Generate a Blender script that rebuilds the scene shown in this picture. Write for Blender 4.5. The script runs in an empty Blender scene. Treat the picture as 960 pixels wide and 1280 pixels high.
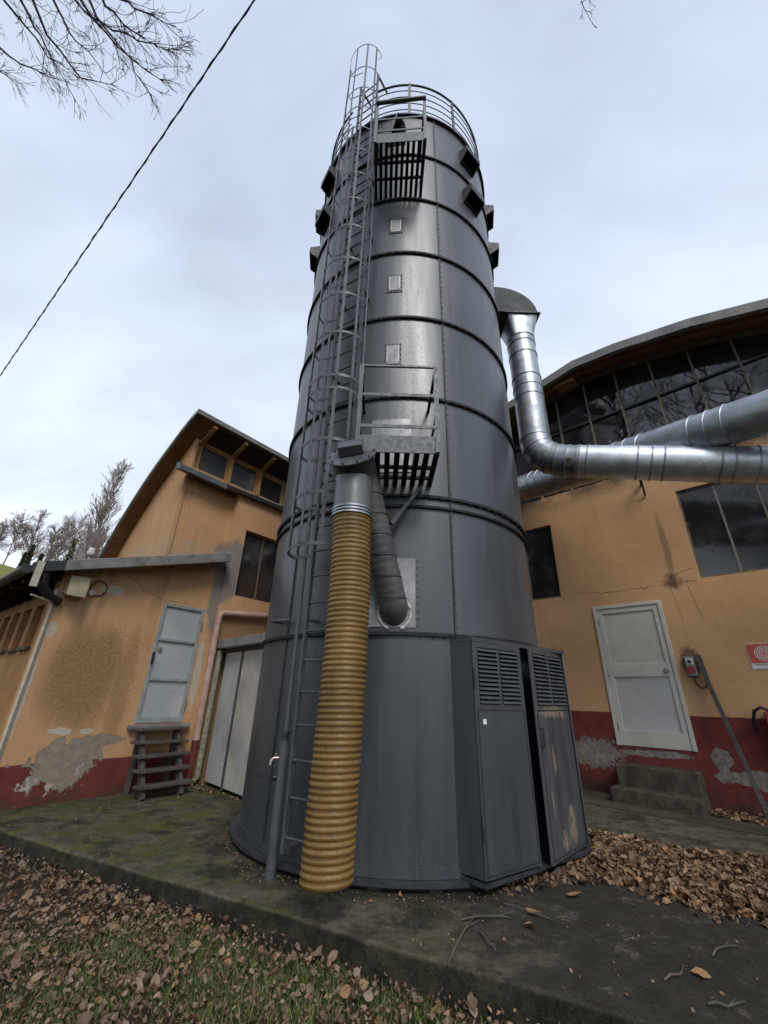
import bpy, math, random
from mathutils import Vector, Matrix, noise as mnoise
random.seed(7)
S = bpy.context.scene
COL = S.collection
R_ = math.radians

# ------------------------------------------------------------------ camera
CZ = 1.30                                   # camera height above the concrete slab
cam_rows = None
def _cam():
    f, vx, vy = 511.0, 513.4, -493.9
    up = Vector(((vx-480)/f, (vy-640)/f, 1.0)).normalized()
    fw = Vector((0, 0, 1)); fh = (fw-up*fw.dot(up)).normalized()
    rt = fh.cross(up)
    return rt, fh, up
RT, FH, UP = _cam()
cd = bpy.data.cameras.new('camera'); cam = bpy.data.objects.new('camera', cd); COL.objects.link(cam)
cd.sensor_fit = 'VERTICAL'; cd.sensor_height = 24.0; cd.lens = 511.0/1280*24.0
cd.clip_start = 0.05; cd.clip_end = 2000
m = Matrix(((RT.x, -RT.y, -RT.z, 0), (FH.x, -FH.y, -FH.z, 0), (UP.x, -UP.y, -UP.z, CZ), (0, 0, 0, 1)))
cam.matrix_world = m
S.camera = cam
def ray(x, y):
    c = Vector(((x-480)/511.0, (y-640)/511.0, 1.0))
    return Vector((RT.dot(c), FH.dot(c), UP.dot(c)))
def pz(x, y, k): return ray(x, y)*k+Vector((0, 0, CZ))
def atz(x, y, z):
    d = ray(x, y); return d*((z-CZ)/d.z)+Vector((0, 0, CZ))

# ------------------------------------------------------------------ world, sun, exposure
SUN_EL, SUN_AZ = R_(45), R_(168)            # azimuth clockwise from +Y: behind the camera, a little to the right
W = bpy.data.worlds.new('World'); S.world = W; W.use_nodes = True
wn = W.node_tree; wn.nodes.clear()
def wnode(t, **k):
    n = wn.nodes.new(t)
    for a, v in k.items(): setattr(n, a, v)
    return n
wo = wnode('ShaderNodeOutputWorld'); wb = wnode('ShaderNodeBackground')
sk = wnode('ShaderNodeTexSky', sky_type='NISHITA', sun_disc=False, sun_elevation=SUN_EL, sun_rotation=SUN_AZ)
sk.air_density = 1.0; sk.dust_density = 2.0; sk.ozone_density = 1.0
tc = wnode('ShaderNodeTexCoord'); sep = wnode('ShaderNodeSeparateXYZ')
wn.links.new(tc.outputs['Generated'], sep.inputs[0])
mx = wnode('ShaderNodeMath', operation='MAXIMUM'); mx.inputs[1].default_value = 0.0
wn.links.new(sep.outputs['Z'], mx.inputs[0])
ad = wnode('ShaderNodeMath', operation='ADD'); ad.inputs[1].default_value = 0.35
wn.links.new(mx.outputs[0], ad.inputs[0])
dv = wnode('ShaderNodeVectorMath', operation='DIVIDE'); cb = wnode('ShaderNodeCombineXYZ')
for i in range(3): wn.links.new(ad.outputs[0], cb.inputs[i])
wn.links.new(tc.outputs['Generated'], dv.inputs[0]); wn.links.new(cb.outputs[0], dv.inputs[1])
mp = wnode('ShaderNodeMapping'); mp.inputs['Rotation'].default_value = (0, 0, R_(35)); mp.inputs['Scale'].default_value = (1.0, 1.5, 1.0)
wn.links.new(dv.outputs[0], mp.inputs[0])
n1 = wnode('ShaderNodeTexNoise'); n1.inputs['Scale'].default_value = 1.5; n1.inputs['Detail'].default_value = 7; n1.inputs['Roughness'].default_value = 0.55
n1.inputs['Distortion'].default_value = 0.5
wn.links.new(mp.outputs[0], n1.inputs['Vector'])
cr = wnode('ShaderNodeValToRGB')
cr.color_ramp.elements[0].position = 0.28; cr.color_ramp.elements[0].color = (0.78, 0.78, 0.78, 1)
cr.color_ramp.elements[1].position = 0.72; cr.color_ramp.elements[1].color = (0.97, 0.97, 0.97, 1)
wn.links.new(n1.outputs['Fac'], cr.inputs[0])
# cloud veil: brighter and whiter towards the horizon
hr = wnode('ShaderNodeValToRGB')
e = hr.color_ramp.elements
e[0].position = 0.0; e[0].color = (8.6, 9.4, 10.3, 1)
e[1].position = 0.95; e[1].color = (5.5, 6.2, 7.8, 1)
e2 = hr.color_ramp.elements.new(0.45); e2.color = (7.7, 8.55, 9.8, 1)
wn.links.new(sep.outputs['Z'], hr.inputs[0])
n2 = wnode('ShaderNodeTexNoise'); n2.inputs['Scale'].default_value = 2.6; n2.inputs['Detail'].default_value = 6
n2.inputs['Distortion'].default_value = 0.35
wn.links.new(mp.outputs[0], n2.inputs['Vector'])
vr = wnode('ShaderNodeMapRange'); vr.inputs['From Min'].default_value = 0.3; vr.inputs['From Max'].default_value = 0.7
vr.inputs['To Min'].default_value = 0.87; vr.inputs['To Max'].default_value = 1.09
wn.links.new(n2.outputs['Fac'], vr.inputs['Value'])
cm = wnode('ShaderNodeMixRGB', blend_type='MULTIPLY'); cm.inputs[0].default_value = 1.0
wn.links.new(hr.outputs[0], cm.inputs[1]); wn.links.new(vr.outputs[0], cm.inputs[2])
mixs = wnode('ShaderNodeMixRGB')
wn.links.new(cr.outputs[0], mixs.inputs[0]); wn.links.new(sk.outputs[0], mixs.inputs[1]); wn.links.new(cm.outputs[0], mixs.inputs[2])
wn.links.new(mixs.outputs[0], wb.inputs[0]); wb.inputs[1].default_value = 0.10
wn.links.new(wb.outputs[0], wo.inputs[0])

sd = bpy.data.lights.new('sun', 'SUN'); sun = bpy.data.objects.new('sun', sd); COL.objects.link(sun)
sd.energy = 1.55; sd.angle = R_(22); sd.color = (1.0, 0.965, 0.92)
sdir = Vector((math.sin(SUN_AZ)*math.cos(SUN_EL), math.cos(SUN_AZ)*math.cos(SUN_EL), math.sin(SUN_EL)))
sun.rotation_euler = sdir.to_track_quat('Z', 'Y').to_euler()
vs = S.view_settings
vs.view_transform = 'Standard'; vs.look = 'None'; vs.exposure = 0.32; vs.gamma = 1.0; vs.use_curve_mapping = False
S.cycles.max_bounces = 6; S.cycles.use_denoising = True
S.cycles.caustics_reflective = False; S.cycles.caustics_refractive = False

# ------------------------------------------------------------------ materials
class NT:
    def __init__(s, name, rough=0.6, metal=0.0, spec=0.5):
        s.m = bpy.data.materials.new(name); s.m.use_nodes = True
        s.t = s.m.node_tree; s.b = s.t.nodes['Principled BSDF']
        s.b.inputs['Roughness'].default_value = rough; s.b.inputs['Metallic'].default_value = metal
        s.b.inputs['Specular IOR Level'].default_value = spec
        g = s.n('ShaderNodeNewGeometry'); s.pos = g.outputs['Position']; s.geo = g
    def n(s, t, **k):
        x = s.t.nodes.new(t)
        for a, v in k.items(): setattr(x, a, v)
        return x
    def l(s, a, b): s.t.links.new(a, b)
    def put(s, sock, v):
        if isinstance(v, (int, float)): sock.default_value = v
        elif isinstance(v, tuple): sock.default_value = v if len(v) == 4 or sock.type == 'VECTOR' else (*v, 1)
        else: s.l(v, sock)
    def noise(s, scale=5, detail=5, rough=0.55, vec=None, stretch=None, dist=0.0, off=(0, 0, 0)):
        v = vec or s.pos
        if stretch or any(off):
            mp = s.n('ShaderNodeMapping'); mp.inputs['Scale'].default_value = stretch or (1, 1, 1); mp.inputs['Location'].default_value = off
            s.l(v, mp.inputs[0]); v = mp.outputs[0]
        x = s.n('ShaderNodeTexNoise'); x.inputs['Scale'].default_value = scale; x.inputs['Detail'].default_value = detail
        x.inputs['Roughness'].default_value = rough; x.inputs['Distortion'].default_value = dist
        s.l(v, x.inputs['Vector']); return x.outputs['Fac']
    def ramp(s, f, a, b, lo=0.0, hi=1.0, smooth=True):
        x = s.n('ShaderNodeMapRange'); x.interpolation_type = 'SMOOTHSTEP' if smooth else 'LINEAR'
        x.inputs['From Min'].default_value = a; x.inputs['From Max'].default_value = b
        x.inputs['To Min'].default_value = lo; x.inputs['To Max'].default_value = hi
        s.l(f, x.inputs['Value']); return x.outputs[0]
    def math(s, op, a, b=0.0):
        x = s.n('ShaderNodeMath', operation=op); s.put(x.inputs[0], a); s.put(x.inputs[1], b); return x.outputs[0]
    def mix(s, f, a, b, mode='MIX'):
        x = s.n('ShaderNodeMixRGB', blend_type=mode); s.put(x.inputs[0], f); s.put(x.inputs[1], a); s.put(x.inputs[2], b); return x.outputs[0]
    def dot(s, vec, off=0.0):
        x = s.n('ShaderNodeVectorMath', operation='DOT_PRODUCT'); s.l(s.pos, x.inputs[0]); x.inputs[1].default_value = vec
        return s.math('ADD', x.outputs['Value'], off)
    def blob(s, sx, zx, s0, z0, rs, rz, wob=None, amt=0.6, soft=0.15):
        """mask around (s0, z0) with ragged edge"""
        a = s.math('POWER', s.math('ABSOLUTE', s.math('DIVIDE', s.math('SUBTRACT', sx, s0), rs)), 2.0)
        b = s.math('POWER', s.math('ABSOLUTE', s.math('DIVIDE', s.math('SUBTRACT', zx, z0), rz)), 2.0)
        d = s.math('ADD', a, b)
        if wob is not None: d = s.math('ADD', d, s.math('MULTIPLY', s.math('SUBTRACT', wob, 0.5), amt*4))
        return s.ramp(d, 1.0+soft, 1.0-soft)
    def color(s, c): s.put(s.b.inputs['Base Color'], c); return s
    def rough(s, r): s.put(s.b.inputs['Roughness'], r); return s
    def bump(s, h, st=0.3, d=0.02):
        x = s.n('ShaderNodeBump'); x.inputs['Strength'].default_value = st; x.inputs['Distance'].default_value = d
        s.l(h, x.inputs['Height']); s.l(x.outputs[0], s.b.inputs['Normal']); return s

def simple(name, c, c2=None, scale=6, rough=0.6, metal=0.0, spec=0.5, bump=0.15, stretch=None, lo=0.35, hi=0.7, bscale=None):
    t = NT(name, rough, metal, spec)
    n = t.noise(scale, 6, 0.6, stretch=stretch)
    t.color(t.mix(t.ramp(n, lo, hi), c, c2 if c2 else tuple(x*0.7 for x in c)))
    t.rough(t.ramp(t.noise(scale*2.3, 4), 0.3, 0.7, max(rough-0.1, 0.04), min(rough+0.12, 1)))
    if bump: t.bump(t.noise(bscale or scale*6, 4, stretch=stretch), bump, 0.01)
    return t.m

def mat_silo(name='silo_paint', tone=1.0):
    t = NT(name, 0.34, 0.0, 0.75)
    big = t.noise(0.9, 4, 0.55, stretch=(1, 1, 0.35))
    st = t.noise(3.0, 6, 0.62, stretch=(2.4, 2.4, 0.16))       # rain streaks
    fine = t.noise(38, 3, 0.7)
    c = t.mix(t.ramp(big, 0.35, 0.7), tuple(x*tone for x in (0.036, 0.045, 0.053)), tuple(x*tone for x in (0.055, 0.066, 0.076)))
    c = t.mix(t.math('MULTIPLY', t.ramp(st, 0.52, 0.78), 0.34), c, (0.115, 0.118, 0.116))
    c = t.mix(t.math('MULTIPLY', t.ramp(st, 0.46, 0.26), 0.5), c, (0.018, 0.022, 0.026))
    rust = t.math('MULTIPLY', t.ramp(t.noise(7, 7, 0.75, stretch=(1.6, 1.6, 0.12), off=(3, 8, 1)), 0.66, 0.78), 0.4)
    c = t.mix(rust, c, (0.10, 0.075, 0.055))
    z = t.dot((0, 0, 1))
    low = t.math('MULTIPLY', t.ramp(z, 0.75, 0.05), t.ramp(t.noise(60, 3, 0.7), 0.56, 0.68))
    c = t.mix(t.math('MULTIPLY', low, 0.45), c, (0.16, 0.15, 0.12))   # splashed dirt
    c = t.mix(t.math('MULTIPLY', t.ramp(t.noise(150, 2, 0.5), 0.72, 0.78), 0.35), c, (0.2, 0.2, 0.19))
    t.color(c)
    t.rough(t.ramp(t.math('ADD', t.math('MULTIPLY', st, 0.6), t.math('MULTIPLY', fine, 0.4)), 0.3, 0.7, 0.30, 0.46))
    h = t.math('ADD', t.math('MULTIPLY', t.noise(1.5, 2, 0.4, stretch=(1.2, 1.2, 0.25)), 1.4), t.math('MULTIPLY', t.noise(220, 2), 0.006))
    t.bump(h, 0.35, 0.05)
    return t.m

M = {}
M['silo'] = mat_silo()
M['steel'] = simple('painted_steel', (0.062, 0.070, 0.080), (0.088, 0.096, 0.105), 9, 0.46, 0.0, 0.45, 0.08)
M['steel_dark'] = simple('dark_painted_steel', (0.026, 0.029, 0.034), (0.045, 0.048, 0.053), 9, 0.5, 0.0, 0.4, 0.1)
M['cage'] = simple('galvanised_cage_steel', (0.105, 0.112, 0.12), (0.065, 0.068, 0.073), 9, 0.5, 0.2, 0.5, 0.05)
M['hood'] = simple('matt_grey_sheet', (0.088, 0.092, 0.097), (0.096, 0.10, 0.104), 2, 0.75, 0, 0.25, 0)
M['black'] = simple('black_plastic', (0.012, 0.012, 0.013), (0.03, 0.03, 0.03), 20, 0.5, 0, 0.4, 0.05)
M['under_black'] = simple('underside_shade_black', (0.013, 0.014, 0.016), (0.024, 0.025, 0.027), 12, 0.7, 0, 0.3, 0.1)  # black colour carries the shade on the undersides of the flange rings
M['white_foam'] = simple('white_foam', (0.62, 0.6, 0.55), (0.4, 0.38, 0.33), 30, 0.85, 0, 0.3, 0.4)

def mat_galv(name, base=0.40, rust=0.0):
    t = NT(name, 0.36, 0.85, 0.5)
    v = t.n('ShaderNodeTexVoronoi'); v.inputs['Scale'].default_value = 30; t.l(t.pos, v.inputs['Vector'])
    n = t.noise(4, 6, 0.65)
    c = t.mix(t.ramp(n, 0.3, 0.7), (base*0.66, base*0.72, base*0.78), (base*0.95, base*1.02, base*1.08))
    c = t.mix(0.16, c, v.outputs['Color'], 'SOFT_LIGHT')
    dirt = t.ramp(t.noise(2.2, 7, 0.7, off=(3, 1, 2)), 0.55, 0.75)
    c = t.mix(t.math('MULTIPLY', dirt, 0.28), c, (0.14, 0.12, 0.10))
    if rust:
        c = t.mix(t.math('MULTIPLY', t.ramp(t.noise(5, 6, 0.7, off=(9, 2, 4)), 0.72-rust*0.3, 0.8-rust*0.3), 0.8), c, (0.12, 0.055, 0.025))
    t.color(c)
    t.rough(t.ramp(t.noise(9, 5, 0.6, off=(1, 5, 2)), 0.3, 0.7, 0.36, 0.56))
    t.bump(t.noise(1.6, 2, 0.5), 0.10, 0.03)
    return t.m
M['galv'] = mat_galv('galvanised_sheet', 0.68)
M['galv_mid'] = mat_galv('weathered_galvanised_sheet', 0.48, 0.12)
M['galv_rust'] = mat_galv('rusty_galvanised_sheet', 0.36, 0.5)
M['galv_dull'] = mat_galv('dull_galvanised_sheet', 0.42, 0.1)
M['galv_flat'] = simple('grey_zinc_plate', (0.20, 0.205, 0.21), (0.33, 0.33, 0.33), 5, 0.5, 0.4, 0.5, 0.15)
M['conveyor_grey'] = simple('plain_grey_sheet', (0.125, 0.13, 0.135), (0.165, 0.168, 0.17), 5, 0.42, 0.4, 0.5, 0.08)
M['conveyor'] = simple('dusty_spiral_tube', (0.085, 0.085, 0.083), (0.135, 0.128, 0.115), 6, 0.6, 0.3, 0.4, 0.15)

def mat_hose(name, c1, c2):
    t = NT(name, 0.42, 0, 0.4)
    n = t.noise(3.0, 7, 0.68, stretch=(1, 1, 0.6)); f = t.noise(45, 4, 0.7, stretch=(1, 1, 2.5))
    c = t.mix(t.ramp(n, 0.3, 0.72), c1, c2)
    c = t.mix(t.math('MULTIPLY', t.ramp(f, 0.52, 0.72), 0.6), c, (0.06, 0.035, 0.015))
    t.color(c); t.rough(t.ramp(f, 0.3, 0.7, 0.34, 0.65)); t.bump(f, 0.3, 0.006)
    t.b.inputs['Subsurface Weight'].default_value = 0.0
    return t.m
M['hose'] = mat_hose('amber_hose', (0.15, 0.085, 0.022), (0.245, 0.148, 0.045))
M['hose_groove'] = mat_hose('amber_hose_groove', (0.085, 0.042, 0.012), (0.16, 0.085, 0.024))

# walls ---------------------------------------------------------------
PA, UA, NA = Vector((-3.4, 6.72, 0)), Vector((0.63, 0.777, 0)), Vector((0.777, -0.63, 0))
PR, UR, NR = Vector((4.0, 7.33, 0)), Vector((0.725, -0.689, 0)), Vector((-0.689, -0.725, 0))
PS, US, NS = Vector((-2.62, 7.40, 0)), Vector((0.68, -0.733, 0)), Vector((-0.733, -0.68, 0))
def FA(s, o, z): return PA+UA*s+NA*o+Vector((0, 0, z))
def FR(s, o, z): return PR+UR*s+NR*o+Vector((0, 0, z))
def FS(s, o, z): return PS+US*s+NS*o+Vector((0, 0, z))

ORANGE = (0.60, 0.365, 0.195); ORANGE2 = (0.53, 0.31, 0.16); RED = (0.185, 0.042, 0.036); RED2 = (0.125, 0.032, 0.028)
def wall_base(t, sx, z, dado, stain=0.5):
    n = t.noise(0.8, 5, 0.6); n2 = t.noise(5, 6, 0.65)
    c = t.mix(t.ramp(n, 0.3, 0.7), ORANGE, ORANGE2)
    c = t.mix(t.math('MULTIPLY', t.ramp(n2, 0.5, 0.8), 0.25), c, (0.42, 0.25, 0.13))
    fine = t.noise(55, 5, 0.7); c = t.mix(t.math('MULTIPLY', t.ramp(fine, 0.55, 0.75), 0.16), c, (0.30, 0.19, 0.11))
    runs = t.noise(1.7, 6, 0.62, stretch=(3.2, 3.2, 0.30), off=(4, 2, 0))      # rain runs down the plaster
    c = t.mix(t.math('MULTIPLY', t.ramp(runs, 0.52, 0.75), stain), c, (0.23, 0.135, 0.066))
    if dado is not None:
        edge = t.math('ADD', z, t.math('MULTIPLY', t.math('SUBTRACT', t.noise(3, 3), 0.5), 0.035))
        rc = t.mix(t.ramp(n2, 0.35, 0.7), RED, RED2)
        c = t.mix(t.ramp(edge, dado+0.008, dado-0.008), c, rc)
    return c
def plaster_bump(t, extra=None):
    h = t.math('ADD', t.math('MULTIPLY', t.noise(90, 4, 0.6), 0.25), t.noise(4, 4, 0.5))
    if extra is not None: h = t.math('ADD', h, t.math('MULTIPLY', extra, -1.6))
    t.bump(h, 0.6, 0.014)
def cracks(t, scale, width, mask, warp=0.5):
    w = t.n('ShaderNodeTexNoise'); w.inputs['Scale'].default_value = 2.0; w.inputs['Detail'].default_value = 4; t.l(t.pos, w.inputs['Vector'])
    ad = t.n('ShaderNodeVectorMath', operation='MULTIPLY_ADD'); t.l(w.outputs['Color'], ad.inputs[0]); ad.inputs[1].default_value = (warp,)*3; t.l(t.pos, ad.inputs[2])
    v = t.n('ShaderNodeTexVoronoi', feature='DISTANCE_TO_EDGE'); v.inputs['Scale'].default_value = scale; t.l(ad.outputs[0], v.inputs['Vector'])
    return t.math('MULTIPLY', t.ramp(v.outputs['Distance'], width, width*0.3), mask)
def line_crack(t, sx, z, pts, wid=0.007):
    """a crack along a polyline given in wall coordinates, wandering with noise"""
    wob = t.math('MULTIPLY', t.math('SUBTRACT', t.noise(5, 5, 0.7), 0.5), 0.16)
    zz = t.math('ADD', z, wob); out = None
    for (s0, z0), (s1, z1) in zip(pts, pts[1:]):
        k = (z1-z0)/(s1-s0); L = math.hypot(1, k)
        d = t.math('ABSOLUTE', t.math('DIVIDE', t.math('SUBTRACT', zz, t.math('ADD', t.math('MULTIPLY', t.math('SUBTRACT', sx, s0), k), z0)), L))
        on = t.math('MULTIPLY', t.ramp(sx, s0-0.004, s0+0.004), t.ramp(sx, s1+0.004, s1-0.004))
        mk = t.math('MULTIPLY', t.ramp(d, wid, wid*0.35), on)
        out = mk if out is None else t.math('MAXIMUM', out, mk)
    return out

def mat_wall_A():
    t = NT('ochre_plaster_weathered', 0.88, 0, 0.25)
    sx = t.dot(tuple(UA), -PA.dot(UA)); z = t.dot((0, 0, 1))
    c = wall_base(t, sx, z, 0.44, 0.55)
    wob = t.noise(4.5, 7, 0.68); wob2 = t.noise(14, 6, 0.7, off=(2, 7, 1))
    # brown weather stain left of the door, with crazed paint
    stn = t.blob(sx, z, -0.95, 1.45, 0.42, 0.62, t.noise(1.6, 5, 0.6, stretch=(2.2, 2.2, 0.7)), 0.55, 0.75)
    c = t.mix(t.math('MULTIPLY', stn, 0.60), c, (0.165, 0.098, 0.05))
    stn2 = t.blob(sx, z, -0.42, 1.3, 0.12, 0.8, t.noise(2.6, 5, 0.6, stretch=(2.2, 2.2, 0.7)), 0.5, 0.8)
    c = t.mix(t.math('MULTIPLY', stn2, 0.40), c, (0.17, 0.10, 0.052))
    crz = cracks(t, 18, 0.026, t.blob(sx, z, -0.72, 1.5, 0.62, 0.72, wob, 0.4, 0.4), 0.12)
    c = t.mix(t.math('MULTIPLY', crz, 0.32), c, (0.09, 0.045, 0.025))
    lc = line_crack(t, sx, z, [(-0.75, 2.88), (-0.5, 2.72), (-0.1, 2.6), (0.3, 2.62)], 0.008)
    c = t.mix(t.math('MULTIPLY', lc, 0.6), c, (0.10, 0.06, 0.03))
    # bare cement where the plaster fell
    cem = t.blob(sx, z, -0.86, 0.42, 0.36, 0.30, wob, 1.1, 0.05)
    cem2 = t.blob(sx, z, -0.52, 0.66, 0.30, 0.07, wob, 0.9, 0.05)
    pm = t.math('MAXIMUM', cem, cem2)
    c = t.mix(pm, c, t.mix(t.ramp(wob2, 0.35, 0.65), (0.24, 0.205, 0.165), (0.33, 0.28, 0.22)))
    # flaked paint, white undercoat
    fl = t.math('MULTIPLY', t.ramp(t.noise(6.5, 7, 0.7, off=(5, 3, 8)), 0.585, 0.60), t.ramp(z, 0.50, 0.40))
    fl = t.math('MULTIPLY', fl, t.ramp(sx, -0.35, -0.75))
    c = t.mix(fl, c, (0.46, 0.41, 0.36))
    for (a, b, ra, rb) in ((-1.47, 1.98, 0.055, 0.10), (-1.02, 0.78, 0.13, 0.045), (-0.72, 0.77, 0.08, 0.03), (0.66, 1.55, 0.055, 0.55), (-0.9, 2.62, 0.16, 0.07), (-1.5, 1.2, 0.02, 0.5)):
        bm = t.blob(sx, z, a, b, ra, rb, t.noise(9, 6, 0.72), 1.1, 0.08)
        c = t.mix(bm, c, (0.52, 0.46, 0.38))
    gp = t.blob(sx, z, 0.80, 3.0, 0.20, 0.95, t.noise(2.2, 5, 0.6), 0.5, 0.35)
    c = t.mix(t.math('MULTIPLY', gp, 0.85), c, t.mix(wob, (0.17, 0.165, 0.16), (0.27, 0.255, 0.24)))
    dk = t.math('MULTIPLY', t.ramp(z, 0.2, 0.0), t.ramp(wob, 0.35, 0.6))
    c = t.mix(t.math('MULTIPLY', dk, 0.8), c, (0.045, 0.048, 0.025))
    t.color(c); plaster_bump(t, t.math('MAXIMUM', t.math('MAXIMUM', pm, fl), t.math('MULTIPLY', crz, 0.5)))
    return t.m
def mat_wall_B():
    t = NT('ochre_plaster_tall', 0.88, 0, 0.25)
    sx = t.dot(tuple(UA), -PA.dot(UA)); z = t.dot((0, 0, 1))
    c = wall_base(t, sx, z, None, 0.35)
    gp = t.blob(sx, z, 0.86, 3.35, 0.30, 0.62, t.noise(2.2, 5, 0.6), 0.5, 0.25)
    wob = t.noise(6, 6, 0.7)
    c = t.mix(t.math('MULTIPLY', gp, 0.85), c, t.mix(wob, (0.17, 0.165, 0.16), (0.27, 0.255, 0.24)))
    ef = t.math('MULTIPLY', t.blob(sx, z, 0.25, 3.55, 0.70, 0.22, t.noise(5, 7, 0.72), 1.2, 0.5), t.ramp(t.noise(22, 6, 0.75), 0.46, 0.58))
    c = t.mix(t.math('MULTIPLY', ef, 0.75), c, (0.42, 0.35, 0.28))
    sp = t.math('MULTIPLY', t.ramp(t.noise(11, 5, 0.7), 0.66, 0.68), t.ramp(z, 4.2, 4.9))
    c = t.mix(sp, c, (0.05, 0.03, 0.02))
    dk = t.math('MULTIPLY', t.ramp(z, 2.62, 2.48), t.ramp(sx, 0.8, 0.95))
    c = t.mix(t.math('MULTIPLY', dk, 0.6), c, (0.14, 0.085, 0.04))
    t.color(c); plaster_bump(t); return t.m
def mat_wall_R():
    t = NT('ochre_plaster_hall', 0.88, 0, 0.25)
    sx = t.dot(tuple(UR), -PR.dot(UR)); z = t.dot((0, 0, 1))
    c = wall_base(t, sx, z, 1.16, 0.22)
    wob = t.noise(4.2, 7, 0.7); wob2 = t.noise(15, 6, 0.7)
    cem = t.blob(sx, z, -0.55, 0.55, 0.42, 0.22, wob2, 1.3, 0.05)
    cem = t.math('MAXIMUM', cem, t.blob(sx, z, 1.42, 0.42, 0.40, 0.10, wob, 1.4, 0.05))
    cem = t.math('MAXIMUM', cem, t.blob(sx, z, 1.12, 0.62, 0.10, 0.15, wob, 1.6, 0.05))
    cem = t.math('MAXIMUM', cem, t.blob(sx, z, 0.3, 0.61, 0.5, 0.05, wob, 0.9, 0.08))
    cem = t.math('MAXIMUM', cem, t.math('MULTIPLY', t.ramp(wob2, 0.66, 0.68), t.ramp(z, 0.75, 0.5)))
    c = t.mix(cem, c, t.mix(t.ramp(wob2, 0.35, 0.65), (0.16, 0.145, 0.125), (0.30, 0.27, 0.235)))
    st = t.blob(sx, z, 1.13, 3.75, 0.05, 0.60, t.noise(9, 7, 0.75, stretch=(1, 1, 0.3)), 1.0, 1.0)
    c = t.mix(t.math('MULTIPLY', st, 0.5), c, (0.07, 0.05, 0.032))
    st = t.blob(sx, z, 1.10, 3.16, 0.12, 0.12, t.noise(10, 7, 0.75), 1.5, 1.0)
    c = t.mix(t.math('MULTIPLY', st, 0.8), c, (0.045, 0.036, 0.028))
    lc = line_crack(t, sx, z, [(-0.45, 3.18), (0.2, 3.10), (0.75, 3.12), (1.1, 3.12), (1.42, 3.14)], 0.008)
    lc = t.math('MAXIMUM', lc, line_crack(t, sx, z, [(1.15, 3.25), (1.42, 3.32)], 0.008))
    lc = t.math('MAXIMUM', lc, line_crack(t, sx, z, [(1.28, 3.08), (1.36, 2.55)], 0.007))
    lc = t.math('MAXIMUM', lc, line_crack(t, sx, z, [(1.05, 3.06), (1.10, 2.55)], 0.005))
    c = t.mix(t.math('MULTIPLY', lc, 0.8), c, (0.05, 0.03, 0.02))
    bx = t.blob(sx, z, 1.06, 1.92, 0.13, 0.20, t.noise(8, 5, 0.7), 0.6, 0.5)
    c = t.mix(t.math('MULTIPLY', bx, 0.75), c, (0.06, 0.045, 0.032))
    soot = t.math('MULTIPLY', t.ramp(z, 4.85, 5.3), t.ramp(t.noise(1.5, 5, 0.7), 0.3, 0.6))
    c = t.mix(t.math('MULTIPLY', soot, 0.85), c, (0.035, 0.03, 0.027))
    dk = t.math('MULTIPLY', t.ramp(z, 0.35, 0.02), t.ramp(wob, 0.3, 0.6))
    c = t.mix(t.math('MULTIPLY', dk, 0.85), c, (0.03, 0.03, 0.02))
    t.color(c); plaster_bump(t, cem); return t.m
M['wallA'], M['wallB'], M['wallR'] = mat_wall_A(), mat_wall_B(), mat_wall_R()
M['side_wall'] = simple('side_plaster', (0.30, 0.165, 0.075), (0.42, 0.22, 0.09), 2, 0.9, 0, 0.25, 0.3)

def mat_wood(name, c1, c2, axis=(1, 1, 1), rough=0.75):
    t = NT(name, rough, 0, 0.3)
    n = t.noise(7, 7, 0.65, stretch=axis, dist=0.6); b = t.noise(1.4, 4)
    c = t.mix(t.ramp(n, 0.3, 0.7), c1, c2); c = t.mix(t.math('MULTIPLY', t.ramp(b, 0.45, 0.7), 0.5), c, tuple(x*0.45 for x in c1))
    t.color(c); t.bump(n, 0.35, 0.01); return t.m
M['soffit'] = mat_wood('varnished_soffit_boards', (0.155, 0.07, 0.028), (0.24, 0.115, 0.047), (1, 1, 3))
M['rafter'] = mat_wood('pale_rafter_wood', (0.30, 0.165, 0.07), (0.42, 0.24, 0.11), (1, 1, 3))
M['dark_soffit'] = mat_wood('dark_boards', (0.022, 0.016, 0.012), (0.045, 0.032, 0.022))
M['old_plank'] = mat_wood('grey_old_plank', (0.060, 0.055, 0.048), (0.115, 0.105, 0.09), (1, 1, 4), 0.85)
M['fascia'] = simple('grey_concrete_fascia', (0.26, 0.255, 0.25), (0.15, 0.145, 0.14), 5, 0.85, 0, 0.3, 0.3)
M['roof_edge'] = simple('lead_grey_roof_edge', (0.17, 0.17, 0.17), (0.27, 0.265, 0.26), 4, 0.75, 0, 0.3, 0.3)
M['flashing'] = simple('lead_flashing', (0.085, 0.088, 0.092), (0.15, 0.15, 0.155), 10, 0.55, 0.2, 0.4, 0.5)
M['window_frame'] = simple('ochre_window_frame', (0.47, 0.27, 0.115), (0.36, 0.19, 0.08), 7, 0.7, 0, 0.3, 0.15)
M['mullion'] = simple('weathered_mullion', (0.19, 0.155, 0.105), (0.11, 0.085, 0.06), 7, 0.7, 0, 0.3, 0.15)
def mat_glass(name, c=(0.012, 0.013, 0.014), dust=0.35, dustc=(0.10, 0.10, 0.095), seed=0, rough=0.05):
    t = NT(name, rough, 0, 0.9)
    d = t.ramp(t.noise(1.3, 7, 0.7, off=(seed, 2*seed, 0)), 0.42, 0.72); f = t.noise(40, 3, 0.7)
    t.color(t.mix(t.math('MULTIPLY', d, dust), c, dustc))
    t.rough(t.ramp(t.math('ADD', t.math('MULTIPLY', d, 0.7), t.math('MULTIPLY', f, 0.3)), 0.25, 0.9, rough, rough+0.35*dust+0.03))
    t.bump(t.noise(1.6, 2), 0.06, 0.02)
    return t.m
M['glass'] = mat_glass('dusty_glass', seed=1)
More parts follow.
